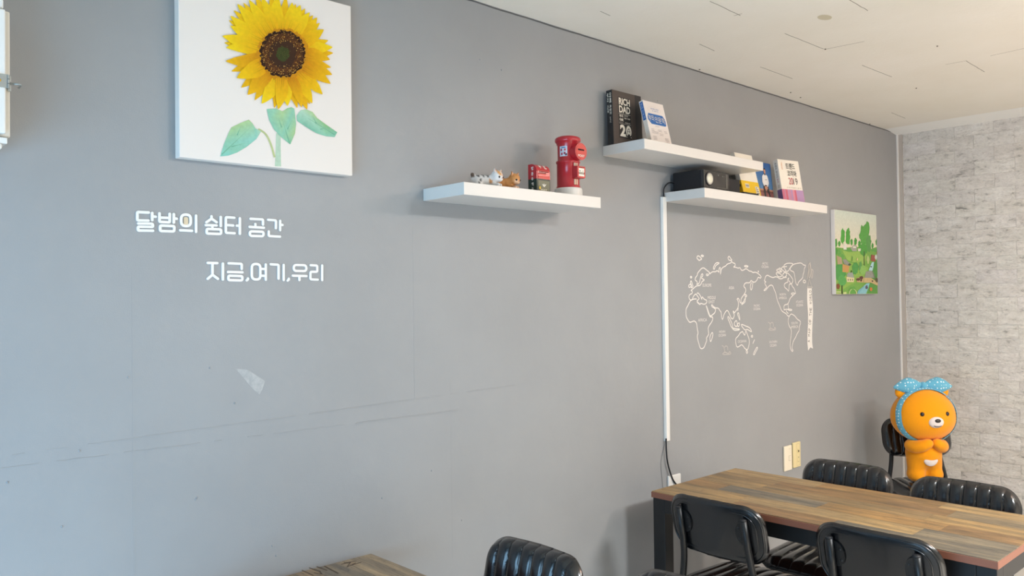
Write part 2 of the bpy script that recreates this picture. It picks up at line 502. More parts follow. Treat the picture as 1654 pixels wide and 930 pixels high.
# brick facing: every brick is a piece of its own
def brick_mesh(seed, w=0.2111, h=0.0792, d=0.0034):
    rr = random.Random(seed); bm = bmesh.new(); nx, nz = 6, 3
    g = [[None]*(nz+1) for _ in range(nx+1)]
    for i in range(nx+1):
        for k in range(nz+1):
            edge = i in (0, nx) or k in (0, nz)
            y = (i/nx-0.5)*w; z = (k/nz-0.5)*h
            if edge:
                y += rr.uniform(-0.0010, 0.0001)*(1 if i > nx/2 else -1); z += rr.uniform(-0.0010, 0.0001)*(1 if k > nz/2 else -1)
            x = -d*(0.88 if edge else 1.0) + rr.uniform(-0.0007, 0.0007)
            g[i][k] = bm.verts.new((x, y, z))
    for i in range(nx):
        for k in range(nz): bm.faces.new((g[i][k], g[i][k+1], g[i+1][k+1], g[i+1][k]))
    rim = [g[i][0] for i in range(nx+1)]+[g[nx][k] for k in range(1, nz+1)]+[g[i][nz] for i in range(nx-1, -1, -1)]+[g[0][k] for k in range(nz-1, 0, -1)]
    rimco = [tuple(v.co) for v in rim]
    low = [bm.verts.new((0.0010, v.co.y, v.co.z)) for v in rim]
    for i in range(len(rim)):
        j = (i+1) % len(rim); bm.faces.new((rim[i], rim[j], low[j], low[i]))
    bmesh.ops.recalc_face_normals(bm, faces=bm.faces)
    me = bpy.data.meshes.new('brick'); bm.to_mesh(me); bm.free(); me.materials.append(BRICK)
    me.polygons.foreach_set('use_smooth', [i < 18 for i in range(len(me.polygons))])
    nr = {(round(c.x, 5), round(c.y, 5), round(c.z, 5)) for c in [Vector(q) for q in rimco]}
    ek = [all((round(me.vertices[i].co.x, 5), round(me.vertices[i].co.y, 5), round(me.vertices[i].co.z, 5)) in nr for i in e.vertices) for e in me.edges]
    at = me.attributes.new('sharp_edge', 'BOOLEAN', 'EDGE'); at.data.foreach_set('value', ek)
    return me
BR = [brick_mesh(s) for s in range(8)]
pitch, blen = 0.0795, 0.2115
row = 0
z = 0.669+pitch*0.5-8*pitch
ro = random.Random(3)
for r_i in range(-8, 23):
    zc = 0.669+pitch*(r_i+0.5)
    off = 1.765 if r_i % 2 == 0 else 1.66
    for k in range(-3, 9):
        hi = off-blen*k; lo = hi-blen
        if lo > 2.06 or hi < 0.50: continue
        b = bpy.data.objects.new('brick', BR[ro.randrange(8)]); COL.objects.link(b); b.parent = wall_right
        a0, a1 = max(lo, 0.0), min(hi, 2.065)
        b.location = (X_BRICK, (a0+a1)/2, zc); b.scale = (1, (a1-a0)/blen, 1)
        if zc+pitch/2 > Z_CEIL:
            b.scale = (1, (a1-a0)/blen, (Z_CEIL-(zc-pitch/2))/pitch); b.location.z = (Z_CEIL+zc-pitch/2)/2
        t = ro.uniform(0.94, 1.03); b.color = (t, t*ro.uniform(0.985, 1.0), t*ro.uniform(0.965, 0.995), 1)
# corner strip between the grey paint and the brick paper
trim = struct('trim_1', mbox(X_BRICK-0.010, X_BRICK+0.004, 2.066, D_WALL, 0, Z_CEIL), BEIGE)
put('metal_bead', mbox(X_BRICK-0.016, X_BRICK-0.004, 2.088, D_WALL, 0, Z_CEIL, 0.002), WHITEPL, trim)

# cove added along the brick wall, sloped and whitened to hold a light band
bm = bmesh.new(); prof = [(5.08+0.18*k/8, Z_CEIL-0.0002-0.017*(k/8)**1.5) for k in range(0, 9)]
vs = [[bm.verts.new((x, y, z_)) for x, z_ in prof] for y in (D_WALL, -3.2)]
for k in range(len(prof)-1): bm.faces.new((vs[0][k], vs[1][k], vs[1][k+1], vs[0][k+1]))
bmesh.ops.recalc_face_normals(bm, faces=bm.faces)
o = struct('added_cove', bm, mat('light_band_white', (250, 247, 242), 0.5, 0.3)); o.data.polygons.foreach_set('use_smooth', [True]*len(o.data.polygons))

# board joints that show through the wall paint
rs = random.Random(11)
def seam(name, x0, x1, z0, z1, w, amp, parent, m, hh=0.0016, n=60, skip=0.0):
    bm = bmesh.new(); run = []
    for i in range(n+1):
        t = i/n
        if rs.random() < skip and run:
            if len(run) > 1: ribbon(bm, run, w, wall3, -0.0005, hh*rs.uniform(0.5, 1.0))
            run = []
            continue
        run.append((x0+(x1-x0)*t+(rs.uniform(-amp, amp) if abs(z1-z0) > abs(x1-x0) else 0), z0+(z1-z0)*t+(rs.uniform(-amp, amp) if abs(x1-x0) >= abs(z1-z0) else 0)))
    if len(run) > 1: ribbon(bm, run, w, wall3, -0.0005, hh)
    return put(name, bm, m, parent, smooth=False)
a, b_ = on_y(0, 757), on_y(740, 662); seam('wall_seam', a.x, b_.x, a.z, b_.z, 0.0026, 0.0010, wall_left, WALL, 0.0016, 70, 0.10)
a, b_ = on_y(20, 735), on_y(840, 621); seam('wall_seam', a.x, b_.x, a.z, b_.z, 0.0026, 0.0008, wall_left, WALL, 0.0014, 70, 0.16)
a, b_ = on_y(214, 440), on_y(219, 930); seam('wall_seam', a.x, a.x, a.z, b_.z, 0.0050, 0.0003, wall_left, WALL, 0.0003, 40, 0.02)
a, b_ = on_y(669, 300), on_y(672, 640); seam('wall_seam', a.x, a.x, a.z, b_.z, 0.0160, 0.0008, wall_left, WALL, 0.0004, 40, 0.03)
a, b_ = on_y(728, 600), on_y(732, 900); seam('wall_seam', a.x, a.x, a.z, b_.z, 0.0040, 0.0003, wall_left, WALL, 0.0002, 40, 0.02)
bm = bmesh.new()
pp = [on_y(*p) for p in [(380, 595), (400, 597), (428, 615), (424, 628), (419, 637), (408, 628), (398, 616), (388, 604)]]
bm.faces.new([bm.verts.new((p.x, D_WALL-0.0005, p.z)) for p in pp])
put('paint_patch', bm, PATCH, wall_left)['label'] = 'paler dry roller mark'
bm = bmesh.new()
for px, py in [(12, 779), (318, 803), (316, 806), (440, 881), (446, 897), (746, 840), (207, 609), (339, 594), (128, 728), (617, 804), (379, 651), (775, 96), (810, 113), (1062, 163), (697, 760), (1245, 545), (100, 850), (560, 140)]:
    p = on_y(px, py); ball(bm, (p.x, D_WALL, p.z), 0.0028, 8, 5)
o = put('paint_blister', bm, WALL, wall_left, smooth=True); o['kind'] = 'stuff'

# short open joints and marks in the ceiling paper
def ceil3(u, v, h): return Vector((u, v, Z_CEIL-h))
def cseam(p0, p1, w=0.0025):
    a, b = on_z(*p0, Z_CEIL), on_z(*p1, Z_CEIL); bm = bmesh.new(); n = 9
    ribbon(bm, [(a.x+(b.x-a.x)*i/n+rs.uniform(-.0012, .0012), a.y+(b.y-a.y)*i/n+rs.uniform(-.0012, .0012)) for i in range(n+1)], w, ceil3, 0.0003, 0.0003)
    put('ceiling_seam', bm, SEAMDARK, ceiling)
for q in [((1147, 2), (1196, 25)), ((1372, 0), (1402, 17)), ((1130, 71), (1154, 82)), ((1268, 54), (1330, 79)), ((1228, 108), (1280, 127)), ((1392, 105), (1440, 124)), ((1560, 98), (1590, 116)), ((1186, 25), (1198, 22)), ((1335, 79), (1395, 67)), ((1528, 104), (1560, 98)), ((970, 18), (985, 25)), ((1440, 182), (1462, 191)), ((1600, 90), (1654, 78))]:
    cseam(*q)
bm = bmesh.new()
for px, py in [(1130, 112), (1277, 149), (1293, 157), (1514, 74), (1333, 79), (1480, 142), (1364, 189), (1405, 200)]:
    p = on_z(px, py, Z_CEIL); ball(bm, (p.x, p.y, Z_CEIL), 0.004, 8, 5)
put('ceiling_nail', bm, SEAMDARK, ceiling)['kind'] = 'stuff'
p = on_z(1332, 28, Z_CEIL)
bm = bmesh.new(); bm.faces.new([bm.verts.new((p.x+x, p.y+y, Z_CEIL-0.0005)) for x, y in ell(0, 0, 0.035, 0.022, 18)])
put('ceiling_stain', bm, mat('faint_water_stain', (205, 194, 168), 0.7, 0.2), ceiling)
# ragged paper edge where the ceiling meets the grey wall
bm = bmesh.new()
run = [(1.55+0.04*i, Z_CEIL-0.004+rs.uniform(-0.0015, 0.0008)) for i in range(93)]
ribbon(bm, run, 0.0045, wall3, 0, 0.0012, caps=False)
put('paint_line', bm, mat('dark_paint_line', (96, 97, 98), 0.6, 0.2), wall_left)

# ================================================================== tables
def make_table(seed, x, y, label, grey=0.0):
    t = thing('dining_table', label, 'table', (x, y, 0), 0, 'reclaimed-look cafe tables')
    W, Lh = 0.593, 1.20
    put('tabletop', mbox(-W/2, W/2, -Lh/2, Lh/2, 0.716, 0.7375, 0.0012), EDGEBAND, t)['label'] = 'tabletop board with reddish edge band'
    rr = random.Random(seed)
    tones = [tuple(0.81*q for q in t_) for t_ in [(182, 146, 100), (192, 154, 104), (172, 134, 92), (196, 164, 116), (164, 146, 118), (178, 150, 110), (202, 172, 126), (172, 138, 98), (150, 140, 124), (188, 148, 98)]]
    nrow = 6; pw = (W-0.004)/nrow; last = None
    for i in range(nrow):
        yy = -Lh/2+0.001-rr.uniform(0, 0.0)
        first = True
        while yy < Lh/2-0.002:
            ln = rr.uniform(0.36, 0.66)
            if first: ln *= rr.uniform(0.35, 1.0); first = False
            y1 = min(yy+ln, Lh/2-0.001)
            if Lh/2-0.001-y1 < 0.10: y1 = Lh/2-0.001
            x0 = -W/2+0.002+i*pw
            hh = 0.7400
            bm = bmesh.new(); cx, cy = x0+pw/2, (yy+y1)/2
            box(bm, -pw/2+0.0003, pw/2-0.0003, -(y1-yy)/2+0.0004, (y1-yy)/2-0.0004, -0.003, 0, 0.0003, 1)
            bmesh.ops.recalc_face_normals(bm, faces=bm.faces)
            o = put('plank', bm, PLANK, t, (cx, cy, hh))
            c = rr.choice([k for k in tones if k != last]); last = c
            g_ = sum(c)/3; c_ = tuple(q*(1-grey)+(g_*k_)*grey for q, k_ in zip(c, (1.05, 0.98, 0.92)))
            o.color = (*lin(c_), 1)
            yy = y1
    for sx in (-1, 1):
        for sy in (-1, 1):
            cx, cy = sx*(W/2-0.032), sy*(Lh/2-0.032)
            put('leg', mbox(cx-0.027, cx+0.027, cy-0.027, cy+0.027, 0, 0.716, 0.002), BLACKSTEEL, t)
    for sx in (-1, 1):
        cx = sx*(W/2-0.032)
        put('rail', mbox(cx-0.0265, cx+0.0265, -Lh/2+0.059, Lh/2-0.059, 0.664, 0.716, 0.0015), BLACKSTEEL, t)
    for sy in (-1, 1):
        cy = sy*(Lh/2-0.032)
        put('rail', mbox(-W/2+0.059, W/2-0.059, cy-0.0265, cy+0.0265, 0.664, 0.716, 0.0015), BLACKSTEEL, t)
    return t
T1 = make_table(5, 2.8305, 1.36, 'plank-patterned wooden cafe table on black square legs with chairs on both sides')
T2 = make_table(21, 1.0385, 1.468, 'plank-patterned table corner against the grey wall at the bottom edge', 0.5)
# worn stencil strokes printed on the second table's planks
def t2top(u, v, h): return Vector((u, v, 0.7402+h))
bm = bmesh.new()
for st in [[(556, 909), (575, 906)], [(563, 914), (583, 908)], [(552, 911), (566, 908), (560, 916), (574, 909)]]:
    q = [on_z(px, py, 0.7402) for px, py in st]; ribbon(bm, [(p.x-1.0385, p.y-1.468) for p in q], 0.0045, t2top, 0.0002, 0.0002)
for st in [[(488, 921), (506, 929)], [(500, 917), (516, 922), (520, 927), (508, 925)], [(512, 915), (528, 921)], [(524, 914), (546, 926)]]:
    q = [on_z(px, py, 0.7402) for px, py in st]; ribbon(bm, [(p.x-1.0385, p.y-1.468) for p in q], 0.0045, t2top, 0.0002, 0.0002)
put('stencil_mark', bm, mat('worn_stencil_ink', (92, 78, 68), 0.7, 0.2), T2)['label'] = 'worn dark stencil strokes'

# ================================================================== chairs
def round_rect_pt(a, b, W, H, R):
    """point on the border of a rounded rectangle for (a, b) on the border of the unit square"""
    x, y = a*W, b*H
    cx, cy = W-R, H-R
    if abs(x) > cx and abs(y) > cy:
        sx, sy = math.copysign(1, x), math.copysign(1, y)
        d = Vector((abs(x)-cx, abs(y)-cy))
        # spread the two halves of the corner evenly over the arc
        if abs(a) >= abs(b): ang = (abs(y)-cy)/R*math.pi/4
        else: ang = math.pi/2-(abs(x)-cx)/R*math.pi/4
        return sx*(cx+R*math.cos(ang)), sy*(cy+R*math.sin(ang))
    return x, y
def cushion(W, H, R, front, back, edge, ribs, rib_h, place, nu=66, nv=22, pw=4.0):
    """a padded panel; place(u, v, h) maps it, front(h>0) is ribbed, back is smooth"""
    bm = bmesh.new()
    def surf(sign):
        g = []
        for i in range(nu+1):
            col = []
            for j in range(nv+1):
                a, b = -1+2*i/nu, -1+2*j/nv
                r = max(abs(a), abs(b))
                if r < 1e-6: x = y = 0.0
                else:
                    bx, by = round_rect_pt(a/r, b/r, W, H, R); x, y = bx*r, by*r
                if sign > 0:
                    h = edge*0.15 + (edge*0.85+front)*max(0.0, 1-r**5)**0.42
                    ph = (x+W)/(2*W)*ribs
                    fr = math.sqrt(max(0.0, 1-(2*(ph-math.floor(ph))-1)**2))
                    h += rib_h*(fr-1)*(0.35+0.65*(1-r**8)) 
                else: h = -edge - back*(1-r**10)
                col.append(bm.verts.new(place(x, y, h)))
            g.append(col)
        for i in range(nu):
            for j in range(nv):
                q = (g[i][j], g[i+1][j], g[i+1][j+1], g[i][j+1])
                bm.faces.new(q if sign > 0 else q[::-1])
        return g
    A, B = surf(1), surf(-1)
    def border(g): return [g[i][0] for i in range(nu)]+[g[nu][j] for j in range(nv)]+[g[i][nv] for i in range(nu, 0, -1)]+[g[0][j] for j in range(nv, 0, -1)]
    ra, rb = border(A), border(B); n = len(ra)
    mid = []
    for p, q in zip(ra, rb):
        c = (p.co+q.co)/2; mid.append(c)
    cen = sum(mid, Vector())/n
    ms = [bm.verts.new(c+(c-cen).normalized()*edge*0.55) for c in mid]
    for i in range(n):
        j = (i+1) % n
        bm.faces.new((ra[j], ra[i], ms[i], ms[j])); bm.faces.new((ms[j], ms[i], rb[i], rb[j]))
    bmesh.ops.recalc_face_normals(bm, faces=bm.faces)
    return bm
def outline(W, H, R, n=14):
    out = []
    for cx, cy, a0 in ((W-R, H-R, 0), (-W+R, H-R, 90), (-W+R, -H+R, 180), (W-R, -H+R, 270)):
        for k in range(n+1):
            a = math.radians(a0+90*k/n); out.append((cx+R*math.cos(a), cy+R*math.sin(a)))
    return out
TILT = math.radians(13)
BW, BH, BR_ = 0.181, 0.099, 0.072
def back3(u, v, h):      # u across, v up the panel, h towards the sitter
    bow = 0.016*(u/BW)**2
    y = u; f = h+bow
    return Vector((-0.205+f*math.cos(TILT)-v*math.sin(TILT), y, 0.692+v*math.cos(TILT)+f*math.sin(TILT)))
SW, SH, SR = 0.195, 0.185, 0.085
def seat3(u, v, h): return Vector((v-0.004, u, 0.447+h-0.006*(v/SH)))
def make_chair(label):
    t = thing('dining_chair', label, 'chair', (0, 0, 0), 0, 'black vinyl dining chairs')
    put('backrest', cushion(BW, BH, BR_, 0.012, 0.004, 0.017, 8, 0.0110, back3, nu=144, nv=24), VINYL, t, smooth=True)
    bk = t
    bm = bmesh.new()
    tube(bm, [back3(u, v, -0.0175) for u, v in outline(BW-0.003, BH-0.003, BR_-0.003)], 0.0034, 8, closed=True)
    tube(bm, [back3(u, v, -0.0215) for u, v in outline(BW-0.022, BH-0.020, BR_-0.018)], 0.0022, 6, closed=True)
    put('piping', bm, VINYL, t, smooth=True)
    bm = bmesh.new()
    for k in range(1, 8):
        u = -BW+2*BW*k/8
        vmax = BH-0.010-(0.02 if k in (1, 7) else 0)
        prof_h = lambda r: 0.017*0.15+(0.017*0.85+0.012)*max(0.0, 1-r**5)**0.42-0.0110*(0.35+0.65*(1-r**8))+0.0008
        n = 20
        for i in range(n):
            v0 = -vmax+2*vmax*i/n; v1 = v0+2*vmax/n*0.55
            r = max(abs(u)/BW, abs(v0)/BH); hh = prof_h(r)
            hb = prof_h(max(abs(u)/BW, abs(v1)/BH))
            tube(bm, [back3(u-0.0016, v0, hh+0.0012), back3(u-0.0016, v1, hb+0.0012)], 0.0006, 4)
    put('stitching', bm, STITCH, t)['kind'] = 'stuff'
    put('seat', cushion(SW, SH, SR, 0.013, 0.002, 0.020, 8, 0.0090, seat3, nu=160, nv=28), VINYL, t, smooth=True)
    bm = bmesh.new()
    tube(bm, [seat3(u, v, -0.0205) for u, v in outline(SW-0.003, SH-0.003, SR-0.003)], 0.0034, 8, closed=True)
    put('seat_piping', bm, VINYL, t, smooth=True)
    for s in (-1, 1):
        top = back3(s*0.128, 0.064, -0.0355)
        pts = fillet3([top, back3(s*0.130, -0.10, -0.0335), (-0.185, s*0.168, 0.40), (-0.235, s*0.180, 0.002)], 0.09, 8)
        bm = bmesh.new(); tube(bm, pts, 0.0118, 14); put('leg', bm, BLACKSTEEL, t, smooth=True)
        bm = bmesh.new()
        tube(bm, fillet3([(-0.19, s*0.168, 0.405), (0.145, s*0.158, 0.408), (0.165, s*0.185, 0.002)], 0.09, 8), 0.0110, 14)
        put('leg', bm, BLACKSTEEL, t, smooth=True)
        # rounded bracket that screws the panel to the upright
        bm = bmesh.new(); prof = []
        for k in range(11):
            a = math.radians(-90+180*k/10); prof.append((s*(0.118-0.030*math.cos(a)), 0.012+0.042*math.sin(a)))
        lo = [bm.verts.new(back3(u, v, -0.0215)) for u, v in prof]; hi = [bm.verts.new(back3(u, v, -0.0265)) for u, v in prof]
        bm.faces.new(hi); bm.faces.new(lo[::-1])
        for k in range(len(prof)):
            j = (k+1) % len(prof); bm.faces.new((lo[k], lo[j], hi[j], hi[k]))
        for vv in (0.030, -0.006):
            ball(bm, back3(s*0.100, vv, -0.0268), (0.0022, 0.0045, 0.0045), 10, 6)
        bmesh.ops.recalc_face_normals(bm, faces=bm.faces)
        put('bracket', bm, BLACKSTEEL, t)
        bm = bmesh.new(); c = back3(s*0.128, 0.0655, -0.0355)
        ball(bm, c, (0.0122, 0.0122, 0.006), 14, 8); put('tube_cap', bm, BLACKPL, t, smooth=True)
    bm = bmesh.new()
    tube(bm, [(0.12, -0.16, 0.408), (0.12, 0.16, 0.408)], 0.009, 10); put('cross_bar', bm, BLACKSTEEL, t, smooth=True)
    bm = bmesh.new(); tube(bm, [(-0.13, -0.165, 0.405), (-0.13, 0.165, 0.405)], 0.009, 10); put('cross_bar', bm, BLACKSTEEL, t, smooth=True)
    return t
CH = make_chair('black vinyl chair seen from behind, nearest the grey wall, tucked at the wooden table')
CH.location = (2.625, 1.593, 0)
CH['group'] = 'black vinyl dining chairs'
dup(CH, 'dining_chair', (2.640, 1.052, 0), 0.0, 'black vinyl chair seen from behind at the outer end of the wooden table')
dup(CH, 'dining_chair', (3.085, 1.543, 0), math.pi, 'black ribbed chair facing the wooden table, beside the two socket plates')
dup(CH, 'dining_chair', (3.045, 1.085, 0), math.pi, 'black ribbed chair facing the wooden table, just below the plush toy')
dup(CH, 'dining_chair', (1.385, 1.645, 0), math.pi, 'black ribbed chair at the second table, alone against the bare grey wall')
dup(CH, 'dining_chair', (1.455, 1.165, 0), math.pi, 'black chair at the bottom edge, only the top of its back showing')
DOLLCH = dup(CH, 'dining_chair', (4.60, 1.675, 0), math.atan2(-0.72, -0.69), 'black vinyl chair in the corner carrying the orange plush toy')
# ================================================================== floating shelves
SHG = 'white floating shelves'
def shelf(x0, x1, ztop, thick, yf, label):
    t = thing('floating_shelf', label, 'shelf', ((x0+x1)/2, D_WALL, ztop), 0, SHG)
    w = (x1-x0)/2
    put('board', mbox(-w, w, yf-D_WALL, -0.0005, -thick, 0, 0.0012), WHITE, t)
    return t
shelf(1.563, 2.188, 1.842, 0.0385, 1.895, 'white floating shelf carrying two kittens and two red post boxes')
shelf(2.441, 3.290, 2.083, 0.0385, 1.895, 'upper white floating shelf holding the black book, above the projector')
shelf(2.830, 3.890, 1.931, 0.0395, 1.895, 'lower white floating shelf with the projector and three books')

# ================================================================== books
BG = 'books on the shelves'
def book(name, w, h, t, cover, label, loc, tilt, rotz=0.0, spine=None, prints=None, texts=None, sprints=None, stexts=None):
    """spine on the left, front cover towards -y, leaning back by tilt; loc is the lower front left corner"""
    o = thing(name, label, 'book', loc, rotz, BG)
    o.rotation_euler = (-tilt, 0, rotz)
    cm = PRINT
    def bx(nm, x0, x1, y0, y1, z0, z1, c, bev=0.0006):
        bm = mbox(x0, x1, y0, y1, z0, z1, bev, 1)
        me = bpy.data.meshes.new(nm); bm.to_mesh(me); bm.free(); color_by(me, lambda co: c); return put(nm, me, cm, o)
    bx('front_cover', 0, w, 0, 0.0012, 0, h, cover)
    bx('back_cover', 0, w, t-0.0012, t, 0, h, cover)
    sp = bx('spine', 0, 0.0014, 0.0006, t-0.0006, 0, h, spine or cover)
    put('pages', mbox(0.0014, w-0.002, 0.0012, t-0.0012, 0.001, h-0.001), PAPER, o)
    f3 = lambda u, v, hh: Vector((u, -hh, v))
    s3 = lambda u, v, hh: Vector((-hh, t-u, v))          # u runs from the wall side to the front
    if prints: decal('cover_print', prints, f3, PRINT, o, 0.0003)
    if texts: text_part('cover_lettering', texts, f3, PRINT, o, 0.0014)
    if sprints: decal('spine_print', sprints, s3, PRINT, o, 0.0003)
    if stexts: text_part('spine_lettering', stexts, s3, PRINT, o, 0.0012)
    return o
Z_U, Z_L = 2.083, 1.931
INK = (238, 230, 214)
# black hardcover
w, h = 0.180, 0.217
blk = [(rect(0.140, 0.1795, 0.0, h), (46, 45, 46)), (rect(0.034, 0.110, 0.032, 0.194), (36, 33, 32)),
       (rect(0.036, 0.108, 0.1275, 0.1285), INK), (rect(0.036, 0.108, 0.0885, 0.0893), INK), (rect(0.036, 0.062, 0.0935, 0.0941), INK),
       (rect(0.078, 0.108, 0.038, 0.0405), INK)]
blk += [(ell(0.0925, 0.062, 0.0165, 0.0235, 22), INK), (ell(0.0925, 0.058, 0.009, 0.0165, 18), (36, 33, 32)), (rect(0.082, 0.103, 0.0375, 0.046), (36, 33, 32)),
        (ell(0.0925, 0.066, 0.0042, 0.0052, 12), INK), (ell(0.0925, 0.0555, 0.0065, 0.0055, 12), INK)]
book('book', w, h, 0.030, (78, 68, 62), 'thick black book with big white capital lettering at the left end of the upper shelf', (2.446, 2.046, Z_U), math.radians(2.0), 0,
     spine=(44, 43, 44), prints=blk,
     texts=[('RICH', 0.038, 0.106, 0.163, 0.191, INK, 0.03), ('DAD', 0.038, 0.106, 0.132, 0.160, INK, 0.03),
            ('부자', 0.038, 0.061, 0.113, 0.125, INK, 0.02), ('아빠', 0.038, 0.061, 0.097, 0.110, INK, 0.02),
            ('20주년', 0.067, 0.090, 0.119, 0.1245, INK, 0.01), ('특별 기념판', 0.067, 0.104, 0.109, 0.115, INK, 0.01), ('개정증보판', 0.070, 0.104, 0.0925, 0.0965, INK, 0.01),
            ('2', 0.039, 0.073, 0.038, 0.085, INK, 0.045)],
     stexts=[('부자', 0.004, 0.0125, 0.170, 0.206, INK, 0.02, -1), ('아빠', 0.0155, 0.026, 0.165, 0.206, INK, 0.02, -1), ('가난한', 0.004, 0.011, 0.128, 0.160, INK, 0.02, -1),
             ('특별판', 0.0155, 0.025, 0.120, 0.158, INK, 0.01, -1), ('20주년', 0.0145, 0.021, 0.088, 0.112, INK, 0.0, -1)])
# white paperback with a blue plate
w, h = 0.131, 0.1865
BLUE = (44, 106, 178)
blu = [(ell(0.062, 0.152, 0.042, 0.0135, 30), (214, 206, 202)), (ell(0.062, 0.152, 0.041, 0.0128, 30), (238, 228, 222)),
       ([(0.008, 0.118), (0.017, 0.1335), (0.108, 0.1335), (0.121, 0.120), (0.121, 0.0925), (0.113, 0.0885), (0.024, 0.0885), (0.008, 0.106)], BLUE)]
rb = random.Random(4)
for (u0, v0, n, ww) in [(0.045, 0.080, 1, 0.03), (0.014, 0.066, 2, 0.022), (0.014, 0.055, 2, 0.05), (0.058, 0.066, 2, 0.024), (0.095, 0.064, 2, 0.020), (0.014, 0.034, 3, 0.026), (0.06, 0.05, 2, 0.03), (0.090, 0.033, 2, 0.026), (0.095, 0.022, 2, 0.022)]:
    for k in range(n): blu.append((rect(u0, u0+ww*rb.uniform(0.8, 1.0), v0-0.006*k, v0-0.006*k+0.0016), (176, 168, 166)))
blu.append((rect(0.018, 0.120, 0.003, 0.0062), (88, 104, 150)))
book('book', w, h, 0.020, (238, 228, 222), 'white book with a blue title plate leaning on the upper shelf', (2.556, 1.945, Z_U), math.radians(14.0), 0, spine=(232, 220, 206),
     prints=blu, texts=[('부의', 0.012, 0.045, 0.101, 0.127, INK, 0.0), ('인문학', 0.052, 0.117, 0.097, 0.124, INK, 0.0),
                        ('돈을 배우는 경제사', 0.038, 0.090, 0.153, 0.158, BLUE, 0.01), ('자본 사회의 역사', 0.044, 0.086, 0.1445, 0.149, BLUE, 0.01)],
     sprints=[(rect(0.003, 0.0175, 0.105, 0.181), BLUE)], stexts=[('부의 인문학', 0.006, 0.0145, 0.110, 0.177, (190, 206, 230), 0.0, -1)])
# white and yellow book
w, h = 0.151, 0.226
yel = [(rect(0.0, w, 0, 0.090), (240, 198, 36)), (rect(0.030, 0.062, 0.056, 0.077), (236, 230, 214)), (rect(0.112, 0.142, 0.026, 0.068), (236, 230, 214))]
for k in range(9): yel.append((rect(0.034+k*0.0028, 0.0352+k*0.0028, 0.061, 0.072), (120, 112, 100)))
for k in range(4): yel.append((rect(0.116, 0.138-0.003*k, 0.032+k*0.009, 0.036+k*0.009), (128, 118, 96)))
book('book', w, h, 0.022, (240, 234, 222), 'white book with a yellow lower band, beside the projector', (3.300, 1.994, Z_L), math.radians(13.6), 0, spine=(224, 222, 218), prints=yel,
     texts=[('생각정리', 0.045, 0.110, 0.126, 0.138, (214, 208, 196), 0.0)],
     sprints=[(rect(0.0, 0.022, 0, 0.090), (222, 178, 30)), (ell(0.011, 0.068, 0.0055, 0.007, 14), (60, 40, 20))])
# blue cover with a seated figure
w, h = 0.160, 0.198
u = 0.095
SKIN = (196, 142, 116)
fig = [(rect(0, w, 0, 0.068), (132, 86, 78)), (rect(0, w, 0.060, 0.074), (186, 140, 118)), (rect(0, w, 0.0, 0.030), (160, 110, 106))]
fig.append((rect(0, w, 0.068, h), [(86, 132, 178), (86, 132, 178), (40, 88, 152), (40, 88, 152)]))
for k in range(8): fig.append((rect(0.004+k*0.02, 0.016+k*0.02, 0.004, 0.050), (166, 112, 110)))
fig += [([(u-0.022, 0.083), (u-0.008, 0.083), (u-0.004, 0.03), (u-0.006, 0.012), (u-0.020, 0.012), (u-0.026, 0.05)], (58, 56, 56)),
        ([(u+0.006, 0.083), (u+0.022, 0.083), (u+0.034, 0.04), (u+0.040, 0.008), (u+0.026, 0.006), (u+0.020, 0.04), (u+0.004, 0.066)], (58, 56, 56)),
        (rect(u-0.022, u+0.022, 0.076, 0.090), (54, 52, 54)),
        ([(u-0.020, 0.088), (u+0.020, 0.088), (u+0.026, 0.110), (u+0.022, 0.134), (u+0.008, 0.141), (u-0.008, 0.141), (u-0.024, 0.132), (u-0.027, 0.105)], (232, 230, 228)),
        ([(u-0.027, 0.128), (u-0.020, 0.120), (u-0.018, 0.098), (u-0.010, 0.084), (u-0.018, 0.082), (u-0.030, 0.100)], (222, 220, 220)),
        ([(u+0.025, 0.128), (u+0.018, 0.118), (u+0.016, 0.096), (u+0.008, 0.082), (u+0.016, 0.080), (u+0.030, 0.100)], (222, 220, 220)),
        (ell(u, 0.074, 0.014, 0.010, 12), SKIN), ([(u-0.006, 0.136), (u+0.006, 0.136), (u+0.005, 0.146), (u-0.005, 0.146)], (44, 40, 42)),
        (ell(u, 0.156, 0.0085, 0.013, 16), SKIN), ([(u-0.0095, 0.156), (u-0.009, 0.166), (u, 0.172), (u+0.009, 0.166), (u+0.0095, 0.158), (u+0.006, 0.164), (u-0.006, 0.164)], (34, 28, 28)),
        (rect(u-0.004, u-0.002, 0.112, 0.116), (90, 90, 96)), (rect(u+0.002, u+0.010, 0.112, 0.116), (90, 90, 96)),
        (ell(u-0.014, 0.010, 0.009, 0.005, 10), (226, 220, 216)), (ell(u+0.034, 0.006, 0.009, 0.005, 10), (226, 220, 216))]
book('book', w, h, 0.013, (44, 92, 154), 'blue book cover showing a seated person in a white sweatshirt', (3.457, 2.026, Z_L), math.radians(6.0), 0, prints=fig)
